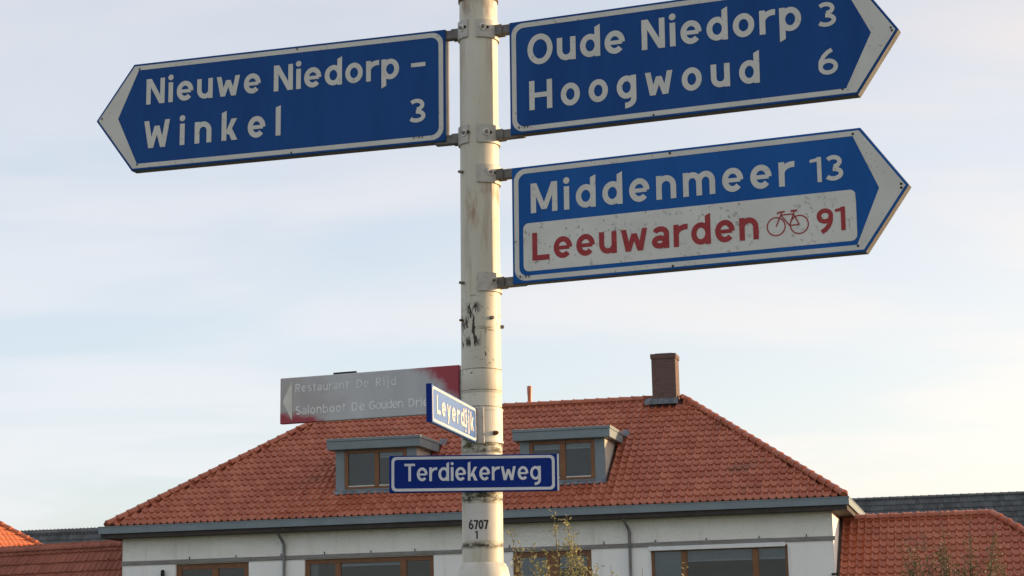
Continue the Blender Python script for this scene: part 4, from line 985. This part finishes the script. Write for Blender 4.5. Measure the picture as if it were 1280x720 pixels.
# ------------------------------------------------------------------ shrubs in front of the house
def shrub(name, label, cat, base, shoots, leafmat, leaf=(0.075, 0.014), per_m=60, spread=0.10):
    root = empty(name, Matrix.Translation(Vector(base))); tag(root, label, cat, 'tall thin shrubs in front of the house')
    tw = MB(); lv = []; lf = []
    for (dx, dy, h, lean_, dens) in shoots:
        pts = []; n_ = 14; ph1 = random.uniform(0, 6.28)
        b0 = Vector((dx*.25+random.uniform(-.15,.15), dy*.25+random.uniform(-.15,.15), 0))
        for i in range(n_+1):
            t_ = i/n_; p = Vector((b0.x + (dx-b0.x)*t_ + lean_*t_*t_ + .06*sin(ph1+5*t_), b0.y+(dy-b0.y)*t_+.06*cos(ph1+4*t_), h*t_)); pts.append(p)
        tw.tube(pts, [max(.003, .020*(1-i/n_)+.003) for i in range(n_+1)], 5)
        side = []
        for i in range(3, n_):
            if random.random() < .75:
                a = random.uniform(0, 6.28); ln = random.uniform(.10, .34)*(1.15-i/n_); q = pts[i]+Vector((cos(a)*ln*.30, sin(a)*ln*.30, ln*.95)); tw.tube([pts[i], (pts[i]+q)/2+Vector((0,0,.01)), q], [.006,.004,.002], 4); side.append((pts[i], q))
        segs = [(pts[i], pts[i+1]) for i in range(4, n_)] + side
        for a, b in segs:
            ln = (b-a).length
            for k in range(max(1, int(ln*per_m*dens*(1.55-1.25*min(1, a.z/h))))):
                p = a.lerp(b, random.random()); an = random.uniform(0, 6.28); d = (Vector((cos(an), sin(an), random.uniform(-.2, 1.3)))).normalized()
                L_f = leaf[0]*random.uniform(.6, 1.25); W_f = leaf[1]*random.uniform(.7, 1.3); s_ = d.cross(Vector((random.uniform(-1,1), random.uniform(-1,1), random.uniform(-1,1)))).normalized()
                o_f = p + d*.01 + Vector((random.gauss(0, spread*.25), random.gauss(0, spread*.25), random.gauss(0, spread*.2)))
                nn = d.cross(s_)*L_f*.10
                bI = len(lv); lv.extend([tuple(o_f), tuple(o_f+d*L_f*.45+s_*W_f+nn), tuple(o_f+d*L_f), tuple(o_f+d*L_f*.45-s_*W_f+nn)]); lf.append((bI, bI+1, bI+2, bI+3))
    smooth_by_angle(tw.build('stems', M_TWIG, root), 60)
    mesh_obj('foliage', lv, lf, leafmat, root)
    return root
def sh(cx, half, top, n, base_y, seed, tall=()):
    random.seed(seed); out = []
    for _ in range(n): out.append((random.uniform(-half, half), random.uniform(-.35,.35), random.uniform(top-.75, top), random.uniform(-.15,.15), random.uniform(.6,1.2)))
    return out + list(tall)
Y1 = 32.0
S1 = sh(.10, .48, 3.30, 9, Y1, 3) + [(-.02,0,4.03,-.10,1.0),(.10,.1,3.95,-.12,1.2),(.16,-.1,3.75,-.05,1.3),(.18,.05,3.45,.04,1.4),(.05,.15,3.55,.05,1.2)]
shrub('willow_shrub', 'tall sunlit yellow-green shrub right of the signpost, in front of a window', 'shrub', (0.76, Y1, 0), S1, M_LEAF1, leaf=(0.085,0.015), per_m=115, spread=.10)
S2 = sh(0, .36, 3.30, 8, Y1, 5) + [(-.14,0,3.80,-.16,.8),(-.05,.1,3.55,-.08,1.0),(.10,0,3.50,-.02,1.0),(.16,0,3.40,.05,.9)]
shrub('willow_shrub', 'thinner yellow-green shrub close beside the signpost', 'shrub', (0.20, Y1+.3, 0), S2, M_LEAF1, leaf=(0.085,0.015), per_m=85, spread=.08)
S3 = sh(0, .70, 3.34, 16, Y1, 9)
shrub('willow_shrub', 'low shoots of shrub rising beside the right downpipe', 'shrub', (1.75, Y1-.2, 0), S3, M_LEAF1, leaf=(0.08,0.016), per_m=70)
Y2 = 36.0
S4 = sh(0, .95, 3.75, 34, Y2, 12) + [(-.05,0,4.28,-.1,.3),(.35,.1,4.2,.1,.25),(-.5,0,3.95,-.1,.4),(.7,0,4.0,.1,.3)]
shrub('bare_shrub', 'thin brown-green shrub in front of the right wing roof', 'shrub', (7.75, Y2, 0), S4, M_LEAF2, leaf=(0.07,0.015), per_m=130, spread=.28)
S5 = sh(0, .40, 3.45, 8, Y2, 15) + [(.3,0,4.25,.12,.15)]
shrub('bare_shrub', 'sparse twigs of shrub at the right edge of the picture', 'shrub', (8.95, Y2+.4, 0), S5, M_LEAF2, leaf=(0.065,0.015), per_m=70, spread=.30)
